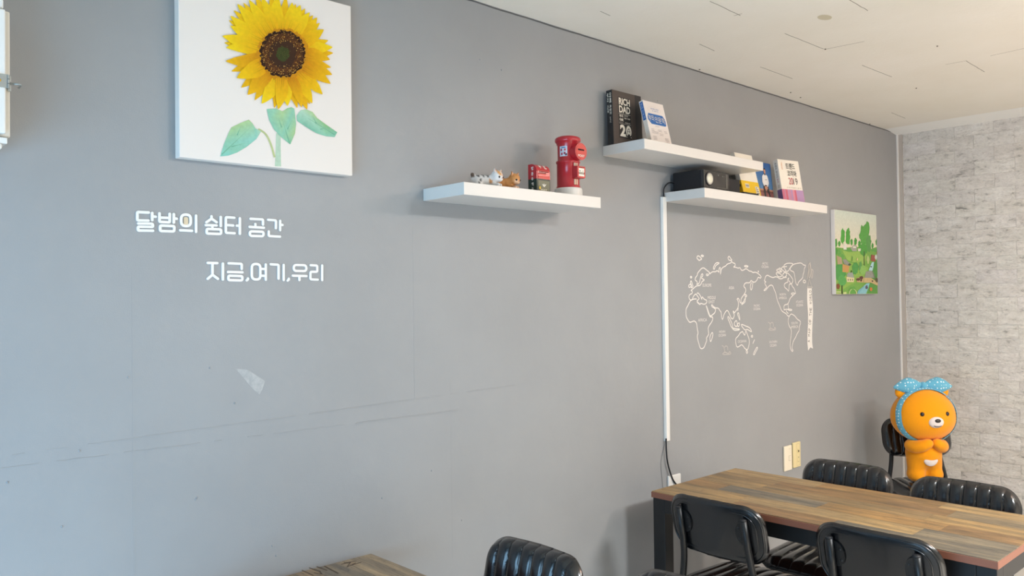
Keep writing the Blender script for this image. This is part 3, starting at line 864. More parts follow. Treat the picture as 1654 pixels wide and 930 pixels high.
# trend book
w, h = 0.152, 0.220
rt = random.Random(2)
pk = [(rect(0, w, 0, 0.070), (214, 132, 158))]
uu = 0.0
while uu < w:
    d = rt.uniform(0.004, 0.018); c = rt.choice([(216, 120, 146), (208, 140, 168), (196, 150, 180), (222, 146, 164), (186, 150, 190), (212, 110, 130)])
    pk.append((rect(uu, min(w, uu+d), 0, 0.070), c)); uu += d
BK = (44, 40, 38)
book('book', w, h, 0.028, (242, 234, 220), 'white book with a pink striped band titled with the year 2019, rightmost on the shelves', (3.609, 1.972, Z_L), math.radians(9.5), -math.radians(11), spine=(234, 226, 214), prints=pk,
     texts=[('트렌드', 0.052, 0.118, 0.174, 0.204, BK, 0.01), ('코리아', 0.056, 0.122, 0.137, 0.168, BK, 0.01), ('20', 0.058, 0.089, 0.096, 0.130, (190, 70, 76), 0.0), ('19', 0.092, 0.122, 0.096, 0.130, (120, 108, 104), 0.0),
            ('TREND', 0.020, 0.028, 0.168, 0.206, (226, 160, 110), 0.0, -1), ('소비 트렌드 분석', 0.035, 0.140, 0.077, 0.0825, (140, 128, 116), 0.0)],
     sprints=[(rect(0, 0.028, 0, 0.070), (118, 100, 150))],
     stexts=[('트렌드 코리아', 0.009, 0.019, 0.130, 0.205, (70, 64, 60), 0.0, -1), ('2019', 0.009, 0.019, 0.106, 0.126, (190, 120, 130), 0.0, -1), ('지음', 0.010, 0.018, 0.078, 0.094, (110, 100, 92), 0.0, -1)])

# ================================================================== projector, its cord and the things beside it
pr = thing('projector', 'black box projector with a round lens at the left end of the lower shelf', 'projector', (2.9725, 2.008, Z_L))
put('body', mbox(-0.0975, 0.0975, -0.074, 0.078, 0.006, 0.087, 0.007, 3), BLACKPL, pr, smooth=False)
put('front_panel', mbox(-0.094, 0.094, -0.0785, -0.0735, 0.009, 0.084, 0.0025), BLACKGL, pr)
bm = bmesh.new(); cyl_y(bm, -0.055, 0.048, 0.030, -0.0815, -0.0775, 32, 0.0012); lr = put('lens_ring', bm, BLACKPL, pr)
bm = bmesh.new(); cyl_y(bm, -0.055, 0.048, 0.024, -0.0822, -0.0790, 32); put('lens_rim', bm, CHROME, lr)
bm = bmesh.new(); ball(bm, (-0.055, -0.0805, 0.048), (0.020, 0.007, 0.020)); put('lens_glass', bm, LENS, lr, smooth=True)
bm = bmesh.new()
for (x, z_, r) in [(0.012, 0.068, 0.0032), (0.044, 0.066, 0.0028), (0.055, 0.066, 0.0016)]: cyl_y(bm, x, z_, r, -0.0800, -0.0780, 14)
put('front_sensor', bm, mat('grey_sensor', (130, 128, 120), 0.4, 0.4), pr)
bm = bmesh.new(); box(bm, 0.070, 0.082, -0.0792, -0.0780, 0.016, 0.078, 0.0003)
box(bm, 0.0, 0.070, -0.0792, -0.0780, 0.014, 0.018, 0.0002); bmesh.ops.recalc_face_normals(bm, faces=bm.faces)
put('front_trim', bm, mat('smoky_plastic', (86, 84, 78), 0.3, 0.5), pr)
for sx in (-0.075, 0.075):
    for sy in (-0.055, 0.06): put('rubber_foot', lathe([(0.008, 0), (0.008, 0.0065)], 14, (sx, sy)), BLACKPL, pr)
PO = Vector((2.821, 2.09, 0.885))
cb_ = thing('power_cable', 'black cable from the projector, through the white duct, down to the socket', 'cable', PO)
bm = bmesh.new(); tube(bm, fillet3([(0.062, -0.015, 0.040), (0.02, -0.012, 0.045), (-0.006, -0.002, 0.015), (0.0, -0.001, -0.022)], 0.04, 8), 0.0030, 10)
put('cord', bm, BLACKPL, cb_, Vector((2.8215, 2.092, Z_L))-PO, smooth=True)
ad = thing('gap_filler_box', 'black filler box in the dark gap between the projector and the yellow-banded book', 'filler_box', (3.185, 2.03, Z_L))  # black box added to fill the dark gap beside the projector
put('case', mbox(-0.085, 0.085, -0.03, 0.03, 0, 0.084, 0.005), BLACKPL, ad)
put('ridge', mbox(-0.080, 0.080, -0.0325, -0.029, 0.010, 0.014, 0.0008), BLACKGL, ad)
rc = thing('remote_control', 'thin black remote lying at the shelf edge beside the yellow-banded book', 'remote', (3.215, 1.925, Z_L))
put('case', mbox(-0.060, 0.060, -0.016, 0.016, 0, 0.011, 0.003), BLACKPL, rc)
bm = bmesh.new()
for i in range(6):
    for j in range(2): box(bm, -0.048+0.017*i, -0.038+0.017*i, -0.009+0.011*j, -0.002+0.011*j, 0.0105, 0.0125, 0.0005, 1)
put('button', bm, BLACKGL, rc)['kind'] = 'stuff'

# ================================================================== cable duct, cord, sockets
du = thing('cable_duct', 'white vertical cable duct on the grey wall below the shelf', 'cable duct', (2.821, D_WALL, 0.880))
put('cover', mbox(-0.013, 0.013, -0.014, -0.003, 0, 1.032, 0.003), WHITEPL, du)
put('backing', mbox(-0.015, 0.015, -0.008, -0.0003, 0, 1.032, 0.001), WHITEPL, du)
bm = bmesh.new()
pts = [on_y(*p, 2.088)-Vector((2.821, 2.09, 0.885)) for p in [(1076, 708), (1076, 722), (1077.5, 744), (1082, 762), (1088, 778)]]
pts += [Vector((0.062, -0.022, -0.215)), Vector((0.060, -0.010, -0.222))]
tube(bm, chaikin3(pts) if 'chaikin3' in globals() else fillet3(pts, 0.05, 5), 0.0034, 10)
put('cord', bm, BLACKPL, cb_, smooth=True)
bm = bmesh.new(); cyl_y(bm, 0.055, -0.222, 0.016, -0.020, -0.0035, 20, 0.003); put('plug', bm, BLACKPL, cb_)
bm = bmesh.new()
pts = [on_y(*p, 2.0985) for p in [(1074, 716), (1069, 735), (1067, 750), (1069, 770), (1071, 790)]]
tube(bm, fillet3([p-Vector((2.80, 2.098, 0.8)) for p in pts], 0.05, 5), 0.0008, 6)
wr = thing('thin_wire', 'hair-thin grey wire on the wall left of the black cord', 'wire', (2.80, 2.098, 0.8))
put('wire', bm, mat('grey_wire', (120, 120, 120), 0.5, 0.3), wr)
def plate(name, label, x0, x1, z0, z1, m, cat):
    t = thing(name, label, cat, ((x0+x1)/2, D_WALL, (z0+z1)/2)); w, hh = (x1-x0)/2, (z1-z0)/2
    put('face_plate', mbox(-w, w, -0.010, -0.0003, -hh, hh, 0.0035, 3), m, t)
    return t, w, hh
t, w, hh = plate('wall_socket', 'white wall socket half hidden behind the table edge', 2.824, 2.911, 0.612, 0.731, WHITEPL, 'socket')
bm = bmesh.new(); cyl_y(bm, 0, 0, 0.022, -0.0118, -0.0095, 26, 0.0006); put('socket_insert', bm, WHITEPL, t)
DET = mat('plate_detail_shadow', (168, 156, 128), 0.5, 0.3)
t, w, hh = plate('wall_plate', 'cream wall plate with one small square button, left of the yellowed one', 3.786, 3.862, 0.604, 0.729, CREAMPL, 'wall plate')
bm = bmesh.new(); box(bm, 0.004, 0.022, -0.0118, -0.0095, -0.012, 0.010, 0.0008); bmesh.ops.recalc_face_normals(bm, faces=bm.faces); put('button', bm, CREAMPL, t)
bm = bmesh.new()
def yr(u, v, h): return Vector((u, -0.0100-h, v))
ribbon(bm, [(0.003, -0.013), (0.023, -0.013), (0.023, 0.011), (0.003, 0.011)], 0.0012, yr, 0.0002, 0.0002, closed=True)
ribbon(bm, [(0.006, 0.046), (0.022, 0.046)], 0.0010, yr, 0.0002, 0.0002)
put('groove', bm, DET, t)
t, w, hh = plate('wall_plate', 'yellowed wall plate with aerial and phone sockets, right of the cream one', 3.876, 3.951, 0.608, 0.736, YELLOWPL, 'wall plate')
bm = bmesh.new(); cyl_y(bm, 0.010, 0.018, 0.0105, -0.013, -0.0095, 22, 0.0008); a_ = put('aerial_socket', bm, YELLOWPL, t)
bm = bmesh.new(); cyl_y(bm, 0.010, 0.018, 0.0055, -0.0136, -0.0126, 18); put('socket_hole', bm, DARKSLOT, a_)
bm = bmesh.new(); box(bm, 0.002, 0.020, -0.0115, -0.0095, -0.040, -0.006, 0.0008); bmesh.ops.recalc_face_normals(bm, faces=bm.faces); a_ = put('phone_socket', bm, YELLOWPL, t)
bm = bmesh.new(); box(bm, 0.008, 0.014, -0.0121, -0.0112, -0.017, -0.010); box(bm, 0.004, 0.018, -0.0121, -0.0112, -0.0365, -0.0345); bmesh.ops.recalc_face_normals(bm, faces=bm.faces); put('socket_hole', bm, DET, a_)
bm = bmesh.new(); ribbon(bm, [(-0.006, -0.055), (0.026, -0.055), (0.026, 0.055), (-0.006, 0.055)], 0.0010, yr, 0.0002, 0.0002, closed=True); put('groove', bm, DET, t)

# ================================================================== things on the left shelf
ZS = 1.842
# pillar post box bank
pb = thing('post_box_bank', 'round red pillar post box money bank with a white base', 'money bank', (2.118, 1.985, ZS))
put('base', lathe([(0.049, 0), (0.050, 0.003), (0.0495, 0.030), (0.048, 0.034), (0.040, 0.0345)], 48), WHITEPL, pb, smooth=False)
put('body', lathe([(0.0425, 0.033), (0.0425, 0.040), (0.0405, 0.043), (0.0400, 0.122), (0.0425, 0.124), (0.0430, 0.128), (0.0420, 0.131), (0.0370, 0.133), (0.0370, 0.186),
                   (0.0400, 0.190), (0.0405, 0.195), (0.0440, 0.198), (0.0460, 0.203), (0.0455, 0.211), (0.0420, 0.214), (0.0405, 0.2155), (0.030, 0.219), (0.008, 0.2205), (0.007, 0.223), (0.001, 0.2235)], 48), RED, pb, smooth=True)
bm = bmesh.new(); cyl_y(bm, 0.006, 0.160, 0.030, -0.058, -0.020, 40, 0.003); dsk = put('coin_disc', bm, RED, pb)
bm = bmesh.new(); cyl_y(bm, 0.006, 0.160, 0.0255, -0.0590, -0.0575, 40, 0.0006); put('disc_face', bm, REDLIGHT, dsk)
bm = bmesh.new(); box(bm, -0.011, 0.021, -0.0594, -0.0585, 0.163, 0.168); bmesh.ops.recalc_face_normals(bm, faces=bm.faces); put('coin_slot', bm, DARKSLOT, dsk)
text_part('post_lettering', [('POST', -0.011, 0.022, 0.1405, 0.1485, (232, 226, 214), 0.02)], lambda u, v, h: Vector((u, -0.0590-h, v)), PRINT, dsk, 0.0006)
nb = put('notice_box', mbox(-0.018, 0.024, -0.060, -0.030, 0.066, 0.108, 0.003), RED, pb)
put('box_rim', mbox(-0.017, 0.023, -0.0612, -0.0595, 0.067, 0.107, 0.0008), REDLIGHT, nb)
pr_ = [(rect(-0.011, 0.017, 0.072, 0.100), (236, 232, 220)), (rect(-0.011, 0.017, 0.079, 0.086), (84, 56, 48)), (rect(-0.009, -0.002, 0.089, 0.092), (90, 90, 96)), (rect(0.008, 0.012, 0.089, 0.092), (150, 110, 90))]
for k in range(4): pr_.append((rect(-0.009+k*0.006, -0.0055+k*0.006, 0.080, 0.085), (206, 190, 176)))
for k in range(3): pr_.append((rect(-0.010+k*0.009, -0.004+k*0.009, 0.1015, 0.1035), (80, 30, 30)))
decal('notice_print', pr_, lambda u, v, h: Vector((u, -0.0612-h, v)), PRINT, nb, 0.0003)
bm = bmesh.new()
for x in (-0.012, -0.002):
    for z0, z1 in ((0.044, 0.064), (0.110, 0.121)): box(bm, x, x+0.006, -0.0425, -0.036, z0, z1, 0.0006)
bmesh.ops.recalc_face_normals(bm, faces=bm.faces); put('hinge_bar', bm, mat('cream_bar', (226, 200, 170), 0.4, 0.4), pb)
def cylw(u, v, h):        # wraps round the pillar; u = 0 faces the shelf's left end
    a = math.pi+u/0.0371; return Vector(((0.0372+h)*math.cos(a), (0.0372+h)*math.sin(a), v))
bm = bmesh.new(); lay = bm.loops.layers.float_color.new('Col')
def cyl_patch(u0, u1, v0, v1, h, c, n=6):
    for i in range(n):
        ua, ub = u0+(u1-u0)*i/n, u0+(u1-u0)*(i+1)/n
        f = bm.faces.new([bm.verts.new(cylw(*q, h)) for q in ((ua, v0), (ub, v0), (ub, v1), (ua, v1))])
        for lp in f.loops: lp[lay] = (*lin(c), 1)
cyl_patch(-0.004, 0.026, 0.145, 0.181, 0.0003, (206, 216, 228))
cyl_patch(0.004, 0.020, 0.174, 0.178, 0.0005, (90, 120, 170))
for (a_, b2, c_) in [(0.000, 0.164, (180, 60, 80)), (0.014, 0.164, (200, 90, 100)), (0.002, 0.150, (190, 70, 90)), (0.013, 0.152, (170, 50, 70)), (0.018, 0.147, (90, 70, 90))]:
    cyl_patch(a_, a_+0.007, b2, b2+0.008, 0.0005, c_, 3)
put('side_sticker', bm, PRINT, pb)
# small tin post box
tn = thing('tin_post_box', 'small red and dark green toy post box with a rounded top', 'toy post box', (1.9375, 1.950, ZS))
def tin_half(z0, z1, m, nm, par):
    W2, Dp = 0.0315, 0.0205
    prof = [(Dp, z0), (Dp, z1)] if z1 < 0.06 else None
    if prof is None:
        R = 0.026; prof = [(-Dp, z0)]+[(-Dp+R-R*math.cos(math.radians(a)), 0.096-R+R*math.sin(math.radians(a))) for a in range(0, 91, 9)]+[(Dp, 0.096), (Dp, z0)]
    else: prof = [(-Dp, z0), (-Dp, z1), (Dp, z1), (Dp, z0)]
    bm = bmesh.new(); A = [bm.verts.new((-W2, y, z_)) for y, z_ in prof]; B = [bm.verts.new((W2, y, z_)) for y, z_ in prof]
    bm.faces.new(A); bm.faces.new(B[::-1])
    for i in range(len(prof)):
        j = (i+1) % len(prof); bm.faces.new((A[i], A[j], B[j], B[i]))
    bmesh.ops.recalc_face_normals(bm, faces=bm.faces)
    return put(nm, bm, m, par)
tin_half(0.0, 0.0455, GREEN, 'lower_half', tn); up = tin_half(0.0455, 0.096, RED, 'upper_half', tn)
fy = lambda u, v, h: Vector((u, -0.0205-h, v))
put('front_plate', mbox(-0.027, 0.027, -0.0222, -0.0200, 0.004, 0.040, 0.0005), OLIVE, tn)
put('slot_frame', mbox(-0.028, 0.028, -0.0226, -0.0200, 0.0455, 0.0745, 0.0010), RED, up)
bm = bmesh.new(); box(bm, -0.026, 0.026, -0.0238, -0.0220, 0.048, 0.056, 0.0006); box(bm, -0.026, 0.010, -0.0238, -0.0220, 0.0590, 0.0635, 0.0006); box(bm, -0.027, 0.027, -0.0240, -0.0220, 0.0715, 0.0742, 0.0006)
bmesh.ops.recalc_face_normals(bm, faces=bm.faces); put('slot_bar', bm, REDLIGHT, up)
bm = bmesh.new(); box(bm, -0.024, 0.022, -0.0230, -0.0224, 0.0690, 0.0712); box(bm, -0.024, 0.010, -0.0230, -0.0224, 0.0640, 0.0668); bmesh.ops.recalc_face_normals(bm, faces=bm.faces); put('letter_slot', bm, DARKSLOT, up)
def tin_top(u, v, h):
    a = math.radians(v); R = 0.026+h; return Vector((u, -0.0205+0.026-R*math.cos(a), 0.096-0.026+R*math.sin(a)))
text_part('top_lettering', [('우', -0.016, -0.004, 24, 62, (236, 232, 224), 0.04), ('편', 0.006, 0.018, 24, 62, (236, 232, 224), 0.04)], tin_top, PRINT, up, 0.0006)
text_part('side_lettering', [(c, -0.005, 0.005, 0.081-0.0175*i-0.006, 0.081-0.0175*i+0.006, (236, 234, 230), 0.04) for i, c in enumerate('행운우체국'[:5])],
          lambda u, v, h: Vector((-0.0315-h, -u, v)), PRINT, tn, 0.0005)
decal('front_emblem', [([(-0.010, 0.030), (-0.004, 0.0265), (0, 0.031), (0.004, 0.0265), (0.012, 0.030), (0.006, 0.022), (0.001, 0.0185), (-0.004, 0.022)], (226, 224, 214)), (ell(0.001, 0.027, 0.003, 0.0035, 12), (190, 190, 180)),
                       (ell(-0.020, 0.015, 0.0052, 0.0075, 14), (40, 38, 30)), (ell(-0.019, 0.015, 0.0038, 0.0058, 14), (232, 196, 50))], lambda u, v, h: Vector((u, -0.0222-h, v)), PRINT, tn, 0.0004)
text_part('front_lettering', [('POST', -0.014, 0.014, 0.0065, 0.0115, (226, 220, 200), 0.02)], lambda u, v, h: Vector((u, -0.0222-h, v)), PRINT, tn, 0.0008)

# kitten figurines
def kitten(label, loc, rotz, colour, tail_up, inner, head_yaw=-46):
    t = thing('kitten_figurine', label, 'figurine', loc, rotz, 'kitten figurines')
    a = math.radians(head_yaw); p = math.radians(-14)
    fw = Vector((math.cos(a)*math.cos(p), math.sin(a)*math.cos(p), math.sin(p))); sd = Vector((-math.sin(a), math.cos(a), 0)); upv = sd.cross(fw)*-1
    if upv.z < 0: upv = -upv
    hd = Vector((0.027, -0.005, 0.0345))
    mz = hd+fw*0.0145-upv*0.0055
    body = [(-0.034, 0.0, 0.020, 0.0175), (-0.018, 0.0, 0.0215, 0.0165), (-0.002, 0.0, 0.0205, 0.0155), (0.010, -0.001, 0.020, 0.0135),
            (-0.036, 0.012, 0.010, 0.0095), (-0.036, -0.012, 0.010, 0.0095), (-0.028, 0.017, 0.006, 0.006), (-0.028, -0.017, 0.006, 0.006),
            (0.012, -0.012, 0.010, 0.0075), (0.021, -0.018, 0.006, 0.0065), (0.028, -0.024, 0.0055, 0.0062), (0.014, 0.010, 0.010, 0.0075), (0.026, 0.004, 0.006, 0.006), (0.037, -0.010, 0.0055, 0.006),
            (hd.x, hd.y, hd.z, 0.0195), (mz.x, mz.y, mz.z, 0.0065)]
    for s in (-1, 1):
        c = mz+sd*s*0.0040-upv*0.0008; body.append((c.x, c.y, c.z, 0.0050))
        c = hd+sd*s*0.0095+fw*0.006-upv*0.006; body.append((c.x, c.y, c.z, 0.0075))
    if tail_up: body += [(-0.048, 0.0, 0.026+0.0055*k, 0.0066-0.0003*k) for k in range(3)]+[(-0.0515, 0.0, 0.040, 0.0058)]
    else: body += [(-0.048, 0.010, 0.006, 0.006), (-0.044, 0.020, 0.006, 0.006)]
    me = meta(body, 0.0021)
    zmin = min(v.co.z for v in me.vertices)
    for v in me.vertices: v.co.z -= zmin
    Z = Vector((0, 0, -zmin)); hd = hd+Z; mz = mz+Z
    from mathutils.bvhtree import BVHTree
    tree = BVHTree.FromPolygons([v.co for v in me.vertices], [list(p.vertices) for p in me.polygons])
    def skin(d):
        d = d.normalized(); hit = tree.ray_cast(hd+d*0.06, -d); return hit[0] if hit[0] is not None else hd+d*0.019
    frame = lambda co: ((co-hd).dot(fw), (co-hd).dot(sd), (co-hd).dot(upv), (co-hd).length)
    color_by(me, lambda co: colour(co, frame(co)))
    put('body', me, FIGURINE, t, smooth=True)
    for s in (-1, 1):
        base = hd+sd*s*0.0115+upv*0.0115-fw*0.001; tip = hd+sd*s*0.0195+upv*0.0265-fw*0.002
        bm = bmesh.new()
        q = [base+sd*s*0.0085-upv*0.007, base+fw*0.0055, base-sd*s*0.0100+upv*0.002, base-fw*0.006]
        vs = [bm.verts.new(x) for x in q]; tv = bm.verts.new(tip)
        for k in range(4): bm.faces.new((vs[k], vs[(k+1) % 4], tv))
        bm.faces.new(vs[::-1])
        bmesh.ops.recalc_face_normals(bm, faces=bm.faces); bmesh.ops.bevel(bm, geom=bm.edges[:], offset=0.0010, segments=2, affect='EDGES')
        me = bpy.data.meshes.new('ear'); bm.to_mesh(me); bm.free(); color_by(me, lambda co: colour(co, (0, 0.01*s, 0.0, 0.02))); ear = put('ear', me, FIGURINE, t, smooth=True)
        bm = bmesh.new()
        c = (q[0]+q[1]+q[2])/3
        tri = [q[0]*0.62+q[1]*0.26+tip*0.12, q[2]*0.55+q[1]*0.30+tip*0.15, tip*0.74+q[1]*0.26]
        bm.faces.new([bm.verts.new(x+fw*0.0012) for x in tri])
        me = bpy.data.meshes.new('inner_ear'); bm.to_mesh(me); bm.free(); color_by(me, lambda co: inner); put('inner_ear', me, FIGURINE, ear)
        bm = bmesh.new(); ball(bm, skin(fw+sd*s*0.50-upv*0.02)-fw*0.0012, 0.0036, 12, 8); put('eye', bm, EYE, t, smooth=True)
    bm = bmesh.new(); ball(bm, skin(mz+upv*0.0035-hd+fw*0.004), (0.0022, 0.0026, 0.0018), 10, 6)
    put('nose', bm, MATS.get('kitten_nose') or mat('kitten_nose', (206, 140, 130), 0.4, 0.4), t, smooth=True)
    return t
def calico(co, hf):
    x, y, z_ = co; f, sdv, u, r = hf
    if r < 0.026 and u > 0.0065 and not (-0.0022 < sdv < 0.0022 and f > 0.004) and abs(sdv) < 0.012: return (214, 156, 92)
    if r < 0.026: return (228, 224, 222)
    if x < -0.046 and z_ > 0.030: return (96, 78, 66)
    if 0.000 < x < 0.009 and y < -0.010 and 0.011 < z_ < 0.026: return (208, 152, 100)
    if abs(x+0.030-(z_-0.016)*0.35) < 0.0030 and 0.006 < z_ < 0.026: return (52, 46, 44)
    if z_ > 0.030 and -0.040 < x < 0.008:
        if abs(math.sin(x*210+y*60)) > 0.80 and abs(math.sin(y*140+0.6+x*40)) > 0.35: return (56, 50, 48)
    return (226, 222, 220)
def ginger(co, hf):
    x, y, z_ = co; f, sdv, u, r = hf
    if z_ < 0.011 and x > 0.018: return (228, 184, 156)
    if r < 0.028 and f > 0.013 and u < -0.002: return (230, 190, 156)
    k = (0.5+0.5*math.sin(x*420+z_*120))**3*0.7 if r > 0.024 else ((0.5+0.5*math.sin(sdv*700))**3*0.6 if u > 0.006 else 0.1)
    a, b = (208, 146, 84), (180, 112, 58)
    return tuple(a[i]*(1-k)+b[i]*k for i in range(3))
kitten('white kitten figurine with black and ginger patches, left on the shelf', (1.705, 1.945, ZS), math.radians(-32), calico, True, (222, 176, 150))
kitten('ginger kitten figurine crouching right behind the white kitten', (1.792, 1.958, ZS), math.radians(-34), ginger, False, (222, 170, 140))
# ================================================================== sunflower canvas
YF = 2.070
t = thing('canvas_painting', 'large white canvas with a painted yellow sunflower and pale green leaves', 'painting', (1.033, D_WALL, 2.105))
put('canvas', mbox(-0.2515, 0.2515, YF-D_WALL, -0.0005, -0.2505, 0.2505, 0.002), CANVAS, t)
def sf(px, py):
    p = on_y(280+px/3.207, py/3.207, YF-0.0003); return (p.x, p.z)
def sf3(u, v, h): return Vector((u-1.033, YF-D_WALL-h, v-2.105))
rp = random.Random(9)
polys = []
cx, cy = sf(563, 282)
def petal(tip, wid, shade, curl=0.0):
    tx, ty = sf(*tip); d = Vector((tx-cx, ty-cy)); Ld = d.length; d.normalize(); nn = Vector((-d.y, d.x))
    base = 0.052; body = Ld-base; out = []; cols = []
    YEL = [(250, 214, 30), (246, 200, 24), (240, 186, 22)][shade]; AMB = [(232, 164, 20), (222, 146, 18), (206, 124, 18)][shade]
    prof = [(0.0, 0.34), (0.14, 0.44), (0.30, 0.50), (0.48, 0.49), (0.64, 0.41), (0.78, 0.29), (0.90, 0.15), (0.97, 0.06)]
    Lh = []; Rh = []
    for s, w in prof:
        j = rp.uniform(0.94, 1.06); c = Vector((cx, cy))+d*(base+body*s)+nn*curl*math.sin(math.pi*s)*wid
        Lh.append((c+nn*w*wid*j, s)); Rh.append((c-nn*w*wid*rp.uniform(0.94, 1.06), s))
    tipp = Vector((tx, ty))
    def colr(s): 
        k = max(0, 1-s*1.25)**1.1; return tuple(int(YEL[i]*(1-k)+AMB[i]*k) for i in range(3))
    seq = Lh+[(tipp, 1.0)]+Rh[::-1]
    polys.append(([tuple(p) for p, s in seq], [colr(s) for p, s in seq]))
    # two brush streaks from the base
    for k in (-0.24, -0.08, 0.10, 0.25):
        a = Vector((cx, cy))+d*(base+body*0.02)+nn*k*wid; b = Vector((cx, cy))+d*(base+body*rp.uniform(0.5, 0.8))+nn*k*0.8*wid
        ww = wid*0.055
        polys.append(([tuple(a+nn*ww), tuple(b), tuple(a-nn*ww)], [tuple(int(q*0.86) for q in AMB), colr(0.8), tuple(int(q*0.86) for q in AMB)]))
tips_back = [(286, 105), (262, 222), (300, 370), (350, 455), (420, 520), (478, 520), (522, 560), (560, 545), (612, 520), (640, 560), (706, 540), (742, 470), (795, 410), (815, 350), (826, 275), (800, 210), (757, 120), (722, 80), (680, 45), (632, 22), (580, -20), (500, -40), (420, -30), (360, 15), (310, 55)]
tips = [(250, 188), (270, 248), (268, 318), (325, 405), (382, 492), (455, 538), (540, 567), (588, 550), (662, 558), (690, 568), (717, 536), (770, 490), (812, 435), (820, 388), (808, 310), (822, 246), (776, 155), (742, 92), (703, 66), (655, 28), (613, 14), (540, -20), (452, -20), (388, 0), (328, 22), (292, 84), (291, 135)]
for q in tips_back: petal(q, 0.030, 1 if q[1] < 250 else 2)
order = list(range(len(tips))); rp.shuffle(order)
for i in order: petal(tips[i], rp.uniform(0.033, 0.043), rp.choice([0, 0, 0, 1]) if tips[i][1] < 300 else rp.choice([0, 1, 2, 2]), rp.uniform(-0.22, 0.22))
# seed head
def ring(rx, ry, c, n=44, jag=0.0):
    pts = []
    for i in range(n):
        a = 2*math.pi*i/n; k = 1+rp.uniform(-jag, jag)
        pts.append(sf(563+rx*math.cos(a)*k, 280+ry*math.sin(a)*k))
    polys.append((pts, c))
ring(130, 132, (206, 140, 24), 70, 0.08)
ring(117, 122, (52, 30, 20), 80, 0.06)
ring(103, 108, (90, 54, 28), 70, 0.06)
ring(72, 76, (66, 42, 28), 60, 0.07)
ring(34, 36, (62, 68, 32), 40, 0.15)
def speck(px, py, r, c): polys.append(([sf(px+r*math.cos(a), py+r*math.sin(a)) for a in (0.3, 1.9, 3.5, 5.0)], c))
for i in range(520):
    a = rp.uniform(0, 6.283); r = 52+64*math.sqrt(rp.random())
    speck(563+r*math.cos(a), 280+r*1.03*math.sin(a), rp.uniform(1.6, 3.0), rp.choice([(206, 150, 60), (170, 112, 44), (226, 180, 90), (46, 28, 20), (40, 26, 20)]))
for i in range(40):
    a = i*2.39996; r = 4+5.0*math.sqrt(i); speck(563+r*math.cos(a), 272+r*math.sin(a), 2.0, rp.choice([(92, 104, 40), (50, 44, 24), (110, 96, 44)]))
MINT, LG, DG = (148, 204, 178), (178, 208, 150), (124, 186, 160)
leaves = []
def leaf(pts, cols): leaves.append(([sf(*p) for p in pts], cols))
leaf([(532, 690), (556, 690), (556, 770), (558, 862), (526, 861), (530, 770)], (190, 214, 190))
br = chaikin([(440, 668), (480, 692), (505, 745), (524, 815)], False, 2)
hw = 5
for a_, b_ in zip(br, br[1:]):
    d = (b_-a_).normalized(); nn = Vector((-d.y, d.x))*hw
    leaves.append(([sf(*(a_+nn)), sf(*(a_-nn)), sf(*(b_-nn)), sf(*(b_+nn))], (196, 206, 150)))
leaf([(242, 810), (262, 745), (285, 690), (300, 660), (345, 638), (390, 620), (410, 640), (425, 665), (455, 680), (430, 720), (380, 760), (330, 790), (285, 806)], [(140, 206, 190), MINT, LG, LG, LG, LG, LG, MINT, (190, 218, 190), (150, 208, 194), DG, MINT, (140, 206, 190)])
leaf([(483, 565), (530, 562), (565, 577), (588, 562), (610, 555), (626, 562), (635, 640), (630, 690), (605, 748), (560, 712), (520, 670), (495, 620)], [MINT, (160, 208, 178), LG, (130, 196, 130), (136, 196, 140), MINT, MINT, LG, (128, 192, 160), MINT, MINT, MINT])
leaf([(638, 598), (660, 570), (690, 568), (720, 580), (745, 612), (790, 645), (848, 685), (835, 710), (790, 706), (740, 690), (690, 660), (640, 626)], [MINT, (186, 220, 196), (170, 212, 150), LG, LG, (140, 190, 130), (130, 190, 160), MINT, MINT, MINT, DG, MINT])
for (p, q) in [((250, 800), (410, 650)), ((600, 740), (555, 590)), ((835, 698), (660, 590)), ((330, 700), (350, 650)), ((300, 760), (380, 740)), ((560, 660), (540, 600)), ((590, 670), (615, 620)), ((740, 640), (720, 600)), ((760, 670), (800, 660))]:
    a_, b_ = Vector(p), Vector(q); d = (b_-a_).normalized(); nn = Vector((-d.y, d.x))*3
    leaves.append(([sf(*(a_+nn)), sf(*(a_-nn)), sf(*b_)], [(118, 178, 150), (118, 178, 150), (150, 200, 160)]))
decal('painted_leaves', leaves, sf3, CANVASPRINT, t, 0.0004, 0.00004)
decal('painted_sunflower', polys, sf3, CANVASPRINT, t, 0.0018, 0.00001)

# ================================================================== landscape canvas
YP = 2.075
t = thing('canvas_painting', 'small canvas with a green country landscape, trees, houses and a stream', 'painting', (4.606, D_WALL, 1.727))
put('canvas', mbox(-0.262, 0.270, YP-D_WALL, -0.0005, -0.236, 0.232, 0.003), CANVAS, t)
def lp(px, py):
    p = on_y(1320+px/5.817, 330+py/5.817, YP-0.0003)
    return (min(max(p.x, 4.3455), 4.8745), min(max(p.z, 1.4925), 1.9575))
def lp3(u, v, h): return Vector((u-4.606, YP-D_WALL-h, v-1.727))
P2 = []
def A(pts, c): P2.append(([lp(*p) for p in pts], tuple(0.84*a_+0.16*b_ for a_, b_ in zip(c, (176, 184, 160)))))
def blob(x, y, rx, ry, c, n=24, jag=0.17):
    pts = []
    for i in range(n):
        a = 2*math.pi*i/n; k = 1+rp.uniform(-jag, jag); pts.append((x+rx*k*math.cos(a), y+ry*k*math.sin(a)))
    A(pts, c)
P2.append((rect(4.3455, 4.8745, 1.4925, 1.9575), [(104, 160, 66), (104, 160, 66), (214, 220, 206), (214, 220, 206)]))
P2.append((rect(4.3455, 4.8745, 1.72, 1.9575), [(226, 212, 186), (226, 212, 186), (206, 216, 204), (206, 216, 204)]))
A([(165, 400), (240, 410), (330, 400), (420, 400), (500, 420), (580, 400), (580, 850), (165, 850)], (112, 166, 70))
